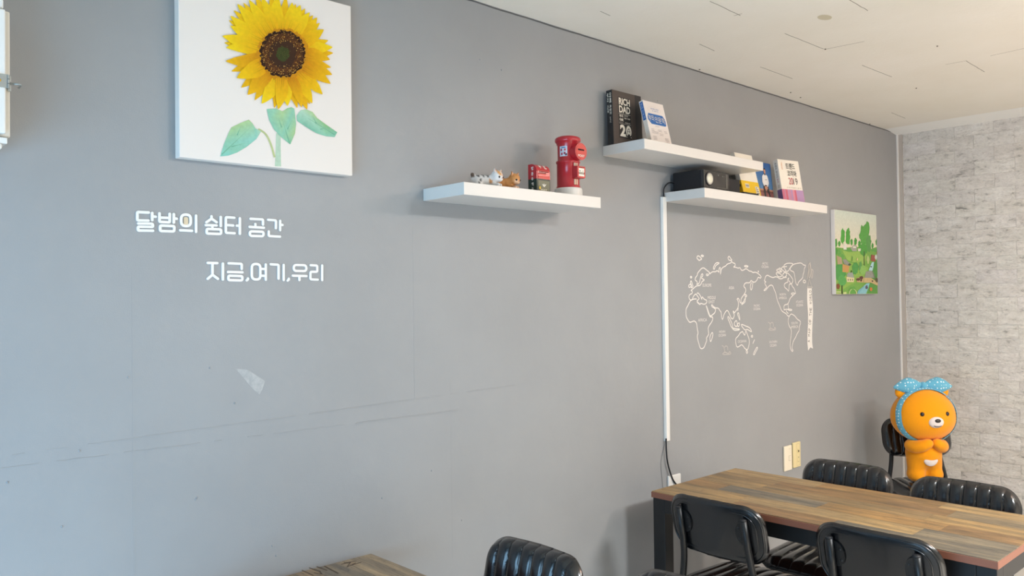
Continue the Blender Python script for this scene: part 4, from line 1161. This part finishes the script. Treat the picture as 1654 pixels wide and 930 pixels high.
A([(235, 430), (300, 450), (400, 440), (470, 470), (440, 560), (330, 540), (280, 520)], (146, 186, 84))
A([(165, 590), (260, 560), (400, 540), (480, 600), (440, 700), (300, 760), (165, 850)], (134, 178, 74))
A([(500, 560), (580, 520), (580, 850), (470, 850)], (84, 146, 62))
G1, G2, G3 = (66, 146, 56), (92, 158, 72), (58, 126, 58)
for q in [(175, 360, 14, 40, G1), (207, 370, 12, 28, G1), (240, 300, 20, 72, (76, 162, 60)), (287, 300, 22, 80, (70, 156, 56)), (322, 355, 12, 30, G1), (358, 350, 14, 34, G1), (395, 375, 12, 34, G1), (440, 290, 44, 100, (84, 160, 68)), (470, 230, 22, 80, (84, 160, 68)),
          (480, 370, 26, 84, (84, 148, 74)), (430, 420, 40, 60, (76, 154, 62)), (518, 390, 10, 26, G1), (558, 355, 12, 30, G1), (175, 440, 16, 30, G1), (207, 450, 16, 34, G2), (235, 490, 16, 26, G2), (300, 425, 60, 16, G2), (540, 430, 40, 16, G2)]: blob(*q)
A([(245, 375), (270, 370), (275, 425), (245, 425)], (226, 224, 214)); A([(310, 410), (345, 380), (370, 390), (370, 440), (330, 440)], (160, 160, 150)); A([(335, 395), (365, 398), (360, 410), (335, 408)], (236, 232, 220)); A([(380, 415), (408, 415), (405, 440), (382, 440)], (220, 214, 200))
A([(436, 440), (443, 440), (443, 575), (437, 575)], (60, 70, 46))
for q in [(355, 600, 30, 60, (74, 150, 70)), (405, 590, 16, 58, (84, 150, 78)), (215, 640, 56, 78, (70, 150, 70)), (235, 720, 40, 50, (80, 158, 76)), (555, 610, 34, 70, (74, 140, 62)), (475, 520, 12, 36, (176, 196, 120)), (430, 620, 30, 44, (132, 186, 90)), (330, 810, 34, 40, (92, 160, 66))]: blob(*q)
A([(180, 480), (225, 500), (235, 560), (190, 565)], (176, 150, 120)); A([(235, 560), (300, 580), (290, 640), (235, 635)], (196, 144, 82)); A([(235, 520), (265, 515), (310, 560), (300, 580), (250, 560)], (140, 140, 132)); A([(275, 660), (290, 640), (330, 640), (345, 690), (280, 680)], (150, 156, 150)); A([(272, 680), (345, 690), (340, 730), (275, 728)], (226, 210, 164))
for x in (285, 305, 325): A([(x, 700), (x+7, 701), (x+7, 718), (x, 717)], (70, 66, 56))
A([(505, 470), (540, 480), (545, 540), (500, 530)], (150, 76, 66)); A([(555, 450), (575, 440), (578, 470), (560, 475)], (160, 70, 60)); blob(548, 495, 10, 24, (206, 216, 210))
A([(510, 545), (530, 540), (525, 590), (515, 625), (480, 620), (495, 580)], (172, 214, 224)); A([(490, 740), (475, 790), (455, 850), (372, 850), (380, 810), (430, 770), (460, 742)], (132, 190, 204)); A([(372, 850), (380, 810), (430, 770), (440, 775), (400, 815), (392, 850)], (112, 172, 190))
A([(455, 630), (510, 622), (535, 690), (440, 690)], (146, 146, 138)); A([(510, 622), (525, 640), (545, 700), (530, 690)], (110, 120, 104)); A([(435, 690), (500, 690), (580, 730), (580, 765), (500, 735), (435, 735)], (200, 172, 122)); A([(365, 690), (435, 685), (430, 735), (370, 730)], (196, 164, 116))
for q in [(382, 705, 20, 12, (74, 50, 38)), (410, 690, 18, 16, (90, 56, 46)), (408, 715, 8, 10, (40, 36, 34)), (192, 770, 18, 26, (120, 66, 40)), (460, 778, 12, 18, (86, 80, 100)), (502, 797, 12, 18, (206, 110, 56)), (515, 720, 8, 8, (60, 50, 44)), (502, 586, 8, 5, (50, 40, 50)), (556, 712, 16, 20, (80, 74, 50)), (372, 516, 5, 12, (220, 200, 140)), (325, 510, 4, 26, (70, 130, 60)), (300, 565, 14, 10, (70, 90, 60)), (318, 628, 5, 10, (50, 70, 40))]: blob(*q)
A([(226, 760), (234, 760), (234, 850), (226, 850)], (50, 40, 30)); A([(165, 818), (220, 820), (220, 828), (165, 826)], (226, 220, 170)); A([(165, 836), (220, 838), (220, 845), (165, 844)], (214, 204, 140)); A([(240, 825), (270, 822), (270, 842), (240, 845)], (206, 216, 140))
fence = chaikin([(296, 850), (300, 810), (330, 790), (360, 810), (368, 850)], False, 2)
for a_, b_ in zip(fence, fence[1:]): A([(a_.x-3, a_.y), (a_.x+3, a_.y), (b_.x+3, b_.y), (b_.x-3, b_.y)], (226, 226, 170))
decal('painted_landscape', P2, lp3, CANVASPRINT, t, 0.0005, 0.00004)

# ================================================================== raised white lettering
def letters(name, label, glyphs, origin, extra=None):
    """glyphs: list of strokes lists traced on the wall; each syllable is a part"""
    ax = [on_y(200+p[0]/4.594, 320+p[1]/4.594) for g in glyphs for s in g for p in s[0]]
    o = Vector((sum(p.x for p in ax)/len(ax), D_WALL, sum(p.z for p in ax)/len(ax)))
    t = thing(name, label, 'lettering', o)
    for g in glyphs:
        bm = bmesh.new()
        for s in g:
            pts, closed = s[0], (s[1] if len(s) > 1 else False)
            rad = s[2] if len(s) > 2 else 10
            if not closed:
                pts = [Vector(p) for p in pts]; a_ = pts[0]+(pts[1]-pts[0]).normalized()*5; b_ = pts[-1]+(pts[-2]-pts[-1]).normalized()*5
                pts[0], pts[-1] = a_, b_
            pts = fillet2(pts, rad, closed)
            w = [on_y(200+p.x/4.594, 320+p.y/4.594) for p in pts]
            ribbon(bm, [(p.x-o.x, p.z-o.z) for p in w], 0.0066, lambda u, v, h: Vector((u, -h, v)), 0.0001, 0.0030+0.00012*g.index(s), closed)
        put('letter', bm, LETTER, t)
    return t, o
R_ = lambda x0, y0, x1, y1, x2, y2, x3, y3, r: ([(x0, y0), (x1, y1), (x2, y2), (x3, y3)], True, r)
line1 = [
 [([(187, 107), (98, 103), (98, 165), (185, 167)],), ([(208, 105), (208, 168)],), ([(208, 135), (238, 139)],), ([(100, 188), (211, 190), (213, 214), (103, 212), (103, 240), (218, 242)],)],
 [([(262, 108), (262, 176), (338, 180), (338, 112)],), ([(264, 145), (338, 147)],), ([(368, 114), (368, 186)],), ([(368, 150), (394, 154)],), R_(267, 203, 372, 208, 370, 247, 267, 244, 12)],
 [R_(423, 121, 494, 123, 494, 208, 423, 206, 36), ([(411, 238), (508, 243)],), ([(533, 125), (533, 255)],)],
 [([(648, 130), (648, 152), (606, 182)],), ([(648, 152), (690, 182)],), ([(600, 200), (690, 203)],), ([(654, 203), (654, 222)],), ([(716, 135), (716, 212)],), R_(612, 228, 718, 232, 718, 266, 612, 263, 12)],
 [([(822, 146), (754, 141), (754, 257), (824, 261)],), ([(754, 199), (814, 203)],), ([(858, 145), (858, 270)],), ([(830, 204), (858, 205)],)],
 [([(932, 153), (1030, 158), (1030, 202)],), ([(973, 187), (973, 213)],), ([(925, 213), (1041, 220)],), R_(932, 246, 1034, 250, 1032, 283, 932, 280, 17)],
 [([(1062, 160), (1126, 165), (1126, 228)],), ([(1157, 163), (1157, 243)],), ([(1157, 197), (1180, 200)],), ([(1072, 242), (1072, 281), (1161, 286)],)]]
t1, o1 = letters('wall_lettering', 'upper line of white raised lettering on the grey wall, with a beige-filled ring', line1, None)
q = [on_y(200+p.x/4.594, 320+p.y/4.594) for p in fillet2([(443, 140), (476, 141), (476, 200), (443, 198)], 12, True)]
bm = bmesh.new(); lo = [bm.verts.new((p.x-o1.x, -0.0001, p.z-o1.z)) for p in q]; hi = [bm.verts.new((p.x-o1.x, -0.0018, p.z-o1.z)) for p in q]
bm.faces.new(hi)
for i in range(len(q)): bm.faces.new((lo[i], lo[(i+1) % len(q)], hi[(i+1) % len(q)], hi[i]))
put('ring_filling', bm, MOON, t1)['label'] = 'beige filling of the ring'
line2 = [
 [([(615, 480), (695, 482)],), ([(655, 482), (655, 568), (616, 601)],), ([(655, 568), (699, 601)],), ([(732, 480), (732, 608)],)],
 [([(770, 483), (872, 487), (872, 530)],), ([(765, 547), (882, 550)],), R_(773, 575, 876, 578, 876, 610, 773, 608, 12)],
 [([(917, 590), (919, 600), (905, 613)],)],
 [R_(947, 487, 1010, 489, 1010, 604, 947, 602, 30), ([(1012, 524), (1050, 526)],), ([(1012, 575), (1050, 577)],), ([(1050, 487), (1050, 610)],)],
 [([(1082, 490), (1145, 494), (1145, 602)],), ([(1183, 490), (1183, 612)],)],
 [([(1220, 592), (1222, 602), (1209, 615)],)],
 [R_(1258, 495, 1351, 498, 1351, 541, 1258, 539, 22), ([(1246, 575), (1357, 578)],), ([(1300, 578), (1300, 612)],)],
 [([(1378, 497), (1432, 500), (1432, 546), (1382, 546), (1382, 602), (1441, 605)],), ([(1469, 494), (1469, 613)],)]]
letters('wall_lettering', 'lower line of white raised lettering on the grey wall', line2, None)

# ================================================================== world map on the wall
mo = Vector((3.55, D_WALL, 1.55))
mp = thing('world_map_decal', 'white line world map on the grey wall under the lower shelf', 'wall decal', mo)
def qa(p): return on_y(1100+p[0]/10.336, 400+p[1]/10.336)
def qb(p): return on_y(1100+p[0]/9.3, 480+p[1]/9.3)
def qc(p): return on_y(1180+p[0]/10.336, 410+p[1]/10.336)
def qd(p): return on_y(1190+p[0]/9.3, 480+p[1]/9.3)
def q5(p): return on_y(1090+p[0]/4.65, 390+p[1]/4.65)
m3 = lambda u, v, h: Vector((u-mo.x, -h, v-mo.z))
def outl(name, strokes, w=0.0048, m=None):
    for pts, closed in strokes:
        bm = bmesh.new(); P = chaikin([(p.x, p.z) for p in pts], closed, 1)
        h = 0.0004+0.00002*(len(mp.keys())+outl.n); outl.n += 1
        ribbon(bm, P, w, m3, h, h, closed)
        put(name, bm, m or DECAL, mp)
outl.n = 0
F, T_ = False, True
A_ = lambda *p: [qa(x) for x in p]
B_ = lambda *p: [qb(x) for x in p]
C_ = lambda *p: [qc(x) for x in p]
D_ = lambda *p: [qd(x) for x in p]
outl('africa_outline', [
 (A_((255, 855), (215, 855), (180, 870), (150, 888))+B_((140, 52), (120, 85), (100, 130), (75, 170), (72, 215), (75, 290), (100, 340), (130, 380), (165, 365), (195, 354), (220, 370), (235, 400), (242, 470), (256, 540), (241, 575), (250, 640), (268, 700), (280, 745), (296, 773), (330, 768), (352, 740), (368, 690), (386, 645), (378, 612), (400, 580), (416, 550), (408, 500), (406, 452), (430, 410), (460, 370), (476, 325), (472, 293), (445, 298), (428, 285), (408, 240), (393, 190), (376, 128)), F)])
outl('eurasia_outline', [
 (B_((376, 128), (390, 150), (415, 230), (438, 288), (480, 255), (505, 235), (522, 185), (495, 160), (470, 147), (453, 122), (465, 110), (485, 140), (520, 162), (560, 160), (582, 200), (600, 218), (604, 260), (610, 310), (620, 336), (632, 310), (640, 265), (668, 215), (690, 193), (710, 215), (724, 250), (740, 285), (750, 310), (775, 330), (795, 290), (800, 260), (785, 235), (780, 205), (795, 215), (796, 240), (830, 195), (850, 165), (862, 120), (860, 70), (846, 36))
  +C_((105, 755), (125, 735), (145, 770), (155, 808), (175, 822), (175, 800), (170, 760), (190, 720), (215, 690), (240, 650), (255, 610), (245, 570), (215, 540), (230, 500), (255, 480), (300, 482), (320, 480), (332, 452), (345, 442), (362, 462), (380, 470), (405, 472), (440, 435), (452, 395), (470, 388), (492, 408), (512, 385), (490, 355), (440, 315), (410, 303), (370, 312), (340, 288), (310, 287), (280, 260), (250, 243), (225, 265), (183, 278), (165, 250), (155, 228), (120, 238), (80, 220), (42, 222), (75, 195), (72, 158), (40, 152), (10, 125)), F),
 (A_((845, 225), (830, 255), (770, 270), (745, 305), (710, 318), (680, 345), (668, 368), (664, 410), (654, 447), (660, 395), (652, 312), (626, 370), (636, 414), (600, 378), (576, 402), (530, 398), (490, 422), (486, 440), (470, 408), (440, 385), (410, 360), (380, 335), (345, 340), (300, 390), (272, 430), (270, 460), (240, 495), (230, 540), (266, 562), (270, 600), (256, 612), (290, 605), (310, 570), (320, 510), (330, 470), (346, 434), (364, 440), (360, 470), (340, 492), (342, 515), (385, 530), (378, 550), (347, 560), (335, 602), (310, 632), (260, 634), (230, 655), (195, 688), (160, 714), (186, 722), (184, 765), (150, 775), (130, 800), (130, 840), (152, 876), (186, 865), (195, 830), (212, 797), (246, 768), (268, 802), (292, 832), (302, 852), (266, 882), (275, 908), (305, 935)), F),
 (A_((470, 408), (465, 450), (435, 470), (420, 455), (424, 438), (445, 440)), F),
 (A_((268, 760), (285, 752), (322, 800), (346, 866), (346, 832), (358, 818), (376, 850), (400, 868), (424, 872), (432, 900), (415, 930))+B_((372, 95), (345, 106), (310, 95), (292, 88), (285, 112), (260, 92), (240, 75), (240, 45)), F)])
outl('island_outline', [
 (A_((268, 142), (290, 133), (320, 158), (348, 190), (320, 200), (302, 216), (285, 195), (262, 175)), T_), (A_((330, 132), (350, 120), (380, 135), (356, 152)), T_),
 (A_((630, 248), (580, 252), (550, 300), (533, 345), (556, 362), (565, 320), (590, 285), (632, 264)), T_),
 (A_((797, 143), (780, 163), (790, 198), (820, 216), (852, 205), (826, 180), (812, 152)), T_),
 (C_((225, 205), (245, 190), (292, 202), (285, 218), (250, 216)), T_), (C_((455, 290), (466, 286), (468, 300), (458, 302)), T_),
 (A_((168, 545), (150, 580), (168, 610), (180, 650), (163, 672), (202, 655), (186, 600)), T_), (A_((148, 605), (124, 630), (130, 665), (160, 655), (166, 622)), T_), (A_((162, 474), (150, 490), (165, 508), (183, 490)), T_)])
outl('island_outline', [
 (C_((345, 480), (330, 520), (328, 570), (340, 606), (356, 580), (366, 520), (370, 478)), F), (C_((240, 672), (274, 695), (250, 722), (234, 692)), T_), (C_((250, 722), (242, 770), (242, 800), (185, 848), (183, 826), (215, 800), (236, 752)), T_),
 (B_((465, 523), (440, 570), (430, 610), (440, 672), (460, 632), (480, 550)), T_), (B_((705, 278), (700, 320), (725, 370), (745, 430), (766, 462), (776, 445), (765, 400), (740, 340)), T_), (B_((765, 463), (790, 490), (820, 497), (872, 490), (878, 475), (830, 474), (790, 464)), T_),
 (B_((832, 338), (795, 385), (800, 420), (830, 445), (846, 410)), T_), (B_((872, 380), (845, 400), (850, 442), (870, 432), (878, 402)), T_), (B_((855, 228), (845, 250), (860, 292), (881, 348), (881, 310), (866, 240)), T_), (B_((856, 162), (850, 200)), F),
 (D_((65, 405), (70, 430), (100, 470), (120, 492), (160, 480), (185, 500), (222, 522), (215, 490), (185, 450), (140, 435), (100, 415)), T_)])
outl('australia_outline', [(B_((922, 513), (885, 533), (860, 580), (815, 620), (820, 690), (835, 750), (870, 740), (905, 708), (930, 730), (960, 775), (990, 787))+D_((165, 778), (174, 745), (186, 700), (185, 630), (165, 580), (150, 540), (135, 500), (125, 530), (120, 572), (100, 550), (88, 520)), T_),
 (D_((140, 790), (138, 820), (152, 847), (166, 815)), T_), (D_((302, 743), (314, 765), (282, 820), (258, 867), (244, 855), (265, 810)), T_), (D_((264, 638), (240, 692)), F), (D_((222, 568), (213, 590), (230, 603), (240, 580)), T_)])
outl('america_outline', [(C_((880, 380), (870, 412), (810, 416), (790, 390), (745, 378), (710, 397), (660, 380), (615, 353), (583, 370), (570, 420), (558, 450), (592, 465), (563, 480), (580, 520), (606, 557), (570, 585), (548, 616), (590, 600), (617, 560), (650, 525), (682, 518), (707, 540), (722, 590), (747, 640), (765, 720), (782, 790), (810, 850), (838, 922))
  +D_((652, 155), (670, 200), (700, 225), (740, 245), (762, 283), (788, 280), (770, 320), (768, 380), (787, 440), (817, 480), (815, 560), (802, 650), (795, 750), (826, 817), (847, 800), (824, 770), (835, 700), (850, 650), (882, 600), (905, 540), (936, 500), (936, 440), (957, 380), (945, 353), (905, 330), (870, 280), (840, 260), (810, 248), (788, 280)), F),
 (C_((900, 310), (950, 318), (992, 360), (1022, 400), (1042, 440), (1022, 492), (1000, 502), (990, 470), (960, 440), (972, 392), (944, 430), (957, 472), (918, 480), (890, 512), (900, 560), (940, 588), (966, 628), (970, 580), (975, 502), (1012, 500), (1022, 532), (1060, 580), (1076, 630), (1084, 664), (1040, 648), (1003, 662), (1037, 690), (1064, 668)), F),
 (C_((1040, 690), (990, 740), (967, 810), (945, 842), (900, 848), (885, 880), (890, 925))+D_((708, 190), (740, 178), (777, 186), (770, 130), (768, 100)), F), (D_((758, 178), (800, 178), (828, 186), (815, 202), (780, 195)), T_), (D_((740, 198), (748, 222), (770, 242)), F)])
outl('greenland_outline', [(C_((1040, 175), (1100, 158), (1180, 148), (1215, 187), (1252, 188), (1245, 212), (1225, 250), (1226, 290), (1205, 350), (1202, 400), (1150, 450), (1125, 480), (1115, 533), (1085, 490), (1072, 400), (1060, 320), (1045, 295), (1000, 280), (985, 245)), T_), (C_((1210, 445), (1230, 433), (1257, 460), (1235, 487), (1208, 470)), T_)])
outl('island_outline', [(C_((755, 330), (765, 308), (830, 330), (860, 370), (800, 390)), T_), (C_((758, 275), (790, 248), (830, 280), (860, 300), (800, 302)), T_), (C_((830, 290), (850, 228), (880, 208), (900, 250), (920, 272)), F), (C_((935, 210), (890, 215), (885, 195), (905, 173), (950, 153), (1038, 158), (1030, 180), (988, 230), (960, 292), (900, 290)), F),
 (C_((800, 250), (820, 230), (850, 260), (900, 300), (880, 330)), F), (C_((860, 350), (900, 300), (940, 340), (910, 390), (880, 400)), T_), (C_((900, 380), (930, 400), (920, 360)), F)])
for k, (ps) in enumerate([[D_((470, 375), (490, 385), (500, 402), (500, 462)), D_((500, 402), (515, 377), (540, 380), (548, 410), (545, 440))], [B_((615, 725), (640, 745), (650, 790), (655, 822)), B_((650, 748), (670, 728), (695, 740), (700, 790))]]):
    body = [D_((475, 492), (490, 466), (520, 465), (545, 482), (575, 470), (560, 455), (572, 448), (586, 485), (550, 495))] if k == 0 else [B_((618, 858), (635, 830), (670, 824), (690, 842), (720, 837), (718, 815), (735, 818), (748, 850), (690, 860))]
    outl('whale_drawing', [(p, F) for p in ps]+[(p, T_) for p in body], 0.0036, DECALTHIN)
outl('plane_drawing', [(C_((1325, 143), (1288, 200), (1305, 260), (1298, 330), (1308, 402), (1330, 380), (1342, 300), (1335, 220)), T_), (C_((1325, 143), (1318, 240), (1322, 390)), F), (C_((1340, 258), (1370, 265), (1372, 300), (1357, 402)), F), (C_((1305, 262), (1285, 330), (1280, 412)), F), (C_((1350, 280), (1348, 400)), F)], 0.0065, DECALTHIN)
outl('tow_rope', [(C_((1308, 420), (1283, 542)), F), (C_((1310, 420), (1348, 542)), F), (C_((1275, 546), (1360, 546), (1360, 568), (1275, 568)), T_)], 0.0042, DECALTHIN)
bm = bmesh.new()
left = C_((1280, 572))+D_((1055, 0), (1060, 100), (1070, 250), (1070, 400), (1060, 560), (1060, 700), (1072, 800)); right = C_((1354, 572))+D_((1130, 0), (1140, 100), (1144, 230), (1136, 400), (1130, 560), (1132, 680), (1143, 770))
mid = qd((1104, 752))
lv = [bm.verts.new(m3(p.x, p.z, 0.0005)) for p in left]; rv = [bm.verts.new(m3(p.x, p.z, 0.0005)) for p in right]
for i in range(len(lv)-2): bm.faces.new((lv[i], rv[i], rv[i+1], lv[i+1]))
mv = bm.verts.new(m3(mid.x, mid.z, 0.0005))
bm.faces.new((lv[-2], rv[-2], mv, lv[-1])) if False else None
bm.faces.new((lv[-2], mv, lv[-1])); bm.faces.new((lv[-2], rv[-2], mv)); bm.faces.new((rv[-2], rv[-1], mv))
ban = put('banner', bm, DECAL, mp)
bm = bmesh.new()
txt = 'A MAP OF THE WORLD'
ystart, yend = on_y(1308, 551), on_y(1308, 468)
n = len(txt)
top, bot = on_y(1308, 468).z, on_y(1308.5, 553).z
for i, ch in enumerate(txt):
    if ch == ' ': continue
    z0 = bot+(top-bot)*(i+0.12)/n; z1 = bot+(top-bot)*(i+0.88)/n; zc = (z0+z1)/2
    # follow the gentle sway of the banner
    f = (553-85*(i+0.5)/n); 
    xm = on_y(1307.6+1.6*math.sin((f-468)/85*math.pi*1.2+0.5), f).x
    add_text(bm, ch, xm-0.0125, xm+0.0125, z0, z1, m3, 0.0009, 0.0, 1)
put('banner_lettering', bm, DECALINK, ban)
def maptxt(name, lines):
    bm = bmesh.new()
    for body, cx_, cy_, wpx, hpx in lines:
        a = q5((cx_-wpx/2, cy_+hpx/2)); b = q5((cx_+wpx/2, cy_-hpx/2)); c = q5((cx_, cy_+hpx/2)); d = q5((cx_, cy_-hpx/2))
        add_text(bm, body, a.x, b.x, c.z, d.z, m3, 0.0006, 0.0)
    put(name, bm, DECAL, mp)
maptxt('map_lettering', [('EUROPE', 241, 328, 65, 23)]); maptxt('map_lettering', [('ASIA', 425, 347, 40, 23)])
maptxt('map_lettering', [('MIDDLE', 276, 421, 59, 23), ('EAST', 276, 452, 44, 22)]); maptxt('map_lettering', [('AFRICA', 207, 589, 65, 23)])
maptxt('map_lettering', [('ARCTIC', 677, 165, 42, 17), ('OCEAN', 677, 189, 50, 19)]); maptxt('map_lettering', [('PACIFIC', 615, 481, 44, 17), ('OCEAN', 615, 505, 50, 19)])
maptxt('map_lettering', [('NORTH', 810, 397, 46, 18), ('AMERICA', 810, 423, 58, 19)]); maptxt('map_lettering', [('ATLANTIC', 936, 452, 54, 17), ('OCEAN', 936, 477, 49, 19)])
maptxt('map_lettering', [('SOUTH', 898, 612, 46, 18), ('AMERICA', 898, 640, 56, 20)]); maptxt('map_lettering', [('INDIAN', 355, 676, 44, 17), ('OCEAN', 355, 703, 54, 20)])
maptxt('map_lettering', [('OCEANIA', 505, 748, 66, 20)]); maptxt('map_lettering', [('SOUTHERN', 738, 753, 58, 17), ('OCEAN', 738, 779, 48, 20)])

# ================================================================== fitting at the left edge of the frame
yb = 1.96
cb = thing('wall_cabinet', 'white narrow cabinet with a steel hasp at the left edge of the picture', 'cabinet', (0.28, D_WALL, 1.85))
XR = on_y(16.5, 120, yb).x-0.28
zb, zt = on_y(16, 222, yb).z-1.85, on_y(16, 19, yb).z-1.85
IVORY = mat('ivory_paint', (226, 220, 208), 0.45, 0.35); OLDWHITE = mat('aged_white_paint', (236, 233, 228), 0.4, 0.4)
put('body', mbox(-0.16, XR, yb-D_WALL, -0.001, zb, zt, 0.003), IVORY, cb)
xd = on_y(9.5, 120, yb-0.02).x-0.28
dr = put('door', mbox(-0.16, xd, yb-D_WALL-0.020, yb-D_WALL-0.002, zb+0.004, zt-0.003, 0.003), OLDWHITE, cb)
put('top_cap', mbox(-0.16, xd-0.002, yb-D_WALL-0.012, -0.02, zt, zt+0.020, 0.003), OLDWHITE, cb)
put('top_cap', mbox(-0.16, xd-0.010, yb-D_WALL-0.016, -0.02, zt+0.023, zt+0.060, 0.006), OLDWHITE, cb)
put('foot_block', mbox(-0.16, xd+0.004, yb-D_WALL-0.012, -0.02, zb-0.016, zb-0.003, 0.002), WHITEPL, cb)
put('foot_block', mbox(-0.16, xd-0.006, yb-D_WALL-0.014, -0.02, zb-0.028, zb-0.0165, 0.003), WHITEPL, cb)
zh = on_y(8, 130, yb-0.025).z-1.85
bm = bmesh.new(); box(bm, -0.10, xd+0.002, yb-D_WALL-0.0225, yb-D_WALL-0.020, zh-0.014, zh+0.014, 0.0008)
box(bm, xd+0.006, XR+0.001, yb-D_WALL-0.0035, yb-D_WALL-0.0005, zh-0.016, zh+0.016, 0.0006)
for k in range(3): tube(bm, [(xd+0.004, yb-D_WALL-0.021, zh-0.014+0.0095*k), (xd+0.004, yb-D_WALL-0.021, zh-0.014+0.0095*k+0.0085)], 0.0035, 10)
bmesh.ops.recalc_face_normals(bm, faces=bm.faces)
hp = put('hasp', bm, STEEL, cb)
bm = bmesh.new(); tube(bm, fillet3([(XR-0.004, yb-D_WALL-0.004, zh), (XR+0.018, yb-D_WALL-0.012, zh), (XR+0.018, yb-D_WALL+0.012, zh-0.002)], 0.008, 6), 0.0022, 8); put('hasp_staple', bm, STEEL, hp, smooth=True)
bm = bmesh.new(); ball(bm, (xd-0.012, yb-D_WALL-0.0225, zh), (0.0035, 0.0016, 0.0035), 12, 6); put('screw', bm, BRASS, hp, smooth=True)

# ================================================================== plush toy in the corner chair
pl = thing('plush_toy', 'orange plush bear with a blue polka-dot bow standing on the corner chair', 'plush toy', (4.615, 1.735, 0.480), math.radians(-131))
body = [(0.0, 0, 0.165, 0.074, 0.076, 0.085), (0.0, 0, 0.115, 0.078, 0.082, 0.065),
        (0.008, 0.048, 0.050, 0.043, 0.040, 0.06), (0.008, -0.048, 0.050, 0.043, 0.040, 0.06), (0.012, 0.050, 0.012, 0.046, 0.040, 0.03), (0.012, -0.050, 0.012, 0.046, 0.040, 0.03)]
me = meta(body, 0.010)
zmin = min(v.co.z for v in me.vertices)
for v in me.vertices: v.co.z -= zmin
put('body', me, PLUSH, pl, smooth=True)
for s in (-1, 1):
    me = meta([(0.024, s*0.082, 0.198, 0.032), (0.056, s*0.070, 0.194, 0.033), (0.080, s*0.046, 0.204, 0.031), (0.092, s*0.022, 0.218, 0.024)], 0.008)
    put('arm', me, PLUSH, pl, smooth=True)
HC = Vector((0.0, 0, 0.355)); HR = (0.135, 0.166, 0.148)
bm = bmesh.new(); bmesh.ops.create_uvsphere(bm, u_segments=48, v_segments=32, radius=1)
for v in bm.verts:
    x, y, z_ = v.co
    wy = 1.0+0.07*max(0, -z_)*(1-z_*z_) - 0.06*max(0, z_)
    v.co = Vector((HC.x+x*HR[0]*wy, HC.y+y*HR[1]*wy, HC.z+z_*HR[2]*(1.0 if z_ > 0 else 0.97)))
hd = put('head', bm, PLUSH, pl, smooth=True)
def onhead(az, el, push=0.0):
    """a point on the head: az to the toy's left, el upwards"""
    d = Vector((math.cos(el)*math.cos(az), math.cos(el)*math.sin(az), math.sin(el)))
    k = 1/math.sqrt((d.x/HR[0])**2+(d.y/HR[1])**2+(d.z/HR[2])**2)
    p = HC+d*k
    nrm = Vector(((p.x-HC.x)/HR[0]**2, (p.y-HC.y)/HR[1]**2, (p.z-HC.z)/HR[2]**2)).normalized()
    return p+nrm*push, nrm
for s in (-1, 1):
    p, nrm = onhead(s*math.radians(90), math.radians(47))
    bm = bmesh.new(); ball(bm, p+Vector((-0.006, s*0.006, 0.010)), (0.020, 0.034, 0.034)); put('ear', bm, PLUSH, hd, smooth=True)
    p, nrm = onhead(s*math.radians(29), math.radians(9), -0.002)
    bm = bmesh.new(); ball(bm, p, (0.008, 0.0105, 0.0115), rot=nrm.to_track_quat('X', 'Z').to_matrix()); put('eye', bm, EYE, hd, smooth=True)
p, nrm = onhead(0, math.radians(-9), -0.004)
bm = bmesh.new(); ball(bm, p, (0.020, 0.040, 0.030), rot=nrm.to_track_quat('X', 'Z').to_matrix()); put('muzzle', bm, PLUSHWHITE, hd, smooth=True)
p, nrm = onhead(0, math.radians(-4), 0.014)
bm = bmesh.new(); ball(bm, p, (0.008, 0.016, 0.010), rot=nrm.to_track_quat('X', 'Z').to_matrix()); put('nose', bm, EYE, hd, smooth=True)
bm = bmesh.new()
mth = [onhead(math.radians(a), math.radians(-15-0.02*(36-a*a*0.5) if abs(a) < 8 else -14), 0.0165)[0] for a in (-8, -5, -2, 0, 2, 5, 8)]
tube(bm, mth, 0.0016, 6); put('mouth', bm, EYE, hd, smooth=True)
bm = bmesh.new(); ball(bm, Vector((0.070, 0, 0.138)), (0.014, 0.042, 0.045)); put('belly_patch', bm, PLUSHWHITE, pl, smooth=True)
# head scarf: a band round the head and a bow on top
bm = bmesh.new(); n = 64; prev = None; first = None
for i in range(n):
    a = 2*math.pi*i/n; row = []
    for k, dx in enumerate((-0.017, -0.0085, 0.0, 0.0085, 0.017)):
        x = 0.048+dx-0.020*max(0, math.sin(a)); f = math.sqrt(max(0, 1-(x/HR[0])**2)); lift = 0.0035+0.0025*(1-(dx/0.017)**2)
        row.append(bm.verts.new((x, (HR[1]*(1.0+0.05*max(0, -math.sin(a)))*f+lift)*math.cos(a), HC.z+(HR[2]*f+lift)*math.sin(a))))
    if prev:
        for k in range(4): bm.faces.new((prev[k], prev[k+1], row[k+1], row[k]))
    else: first = row
    prev = row
for k in range(4): bm.faces.new((prev[k], prev[k+1], first[k+1], first[k]))
bmesh.ops.recalc_face_normals(bm, faces=bm.faces)
band = put('scarf_band', bm, DOTS, hd, smooth=True)
for s in (-1, 1):
    bm = bmesh.new(); bmesh.ops.create_uvsphere(bm, u_segments=28, v_segments=20, radius=1)
    for v in bm.verts:
        x, y, z_ = v.co
        w_ = (1-0.62*max(0, y)**1.6)*(0.62+0.38*min(1, (y+1)/0.9))
        v.co = Vector((0.006+x*0.034*w_, s*(0.082+y*0.080), HC.z+HR[2]+0.014+z_*0.042*w_-0.010*max(0, y)))
    bmesh.ops.recalc_face_normals(bm, faces=bm.faces)
    put('bow_loop', bm, DOTS, hd, smooth=True)
bm = bmesh.new(); ball(bm, Vector((0.010, 0, HC.z+HR[2]+0.010)), (0.022, 0.020, 0.022)); put('bow_knot', bm, DOTS, hd, smooth=True)
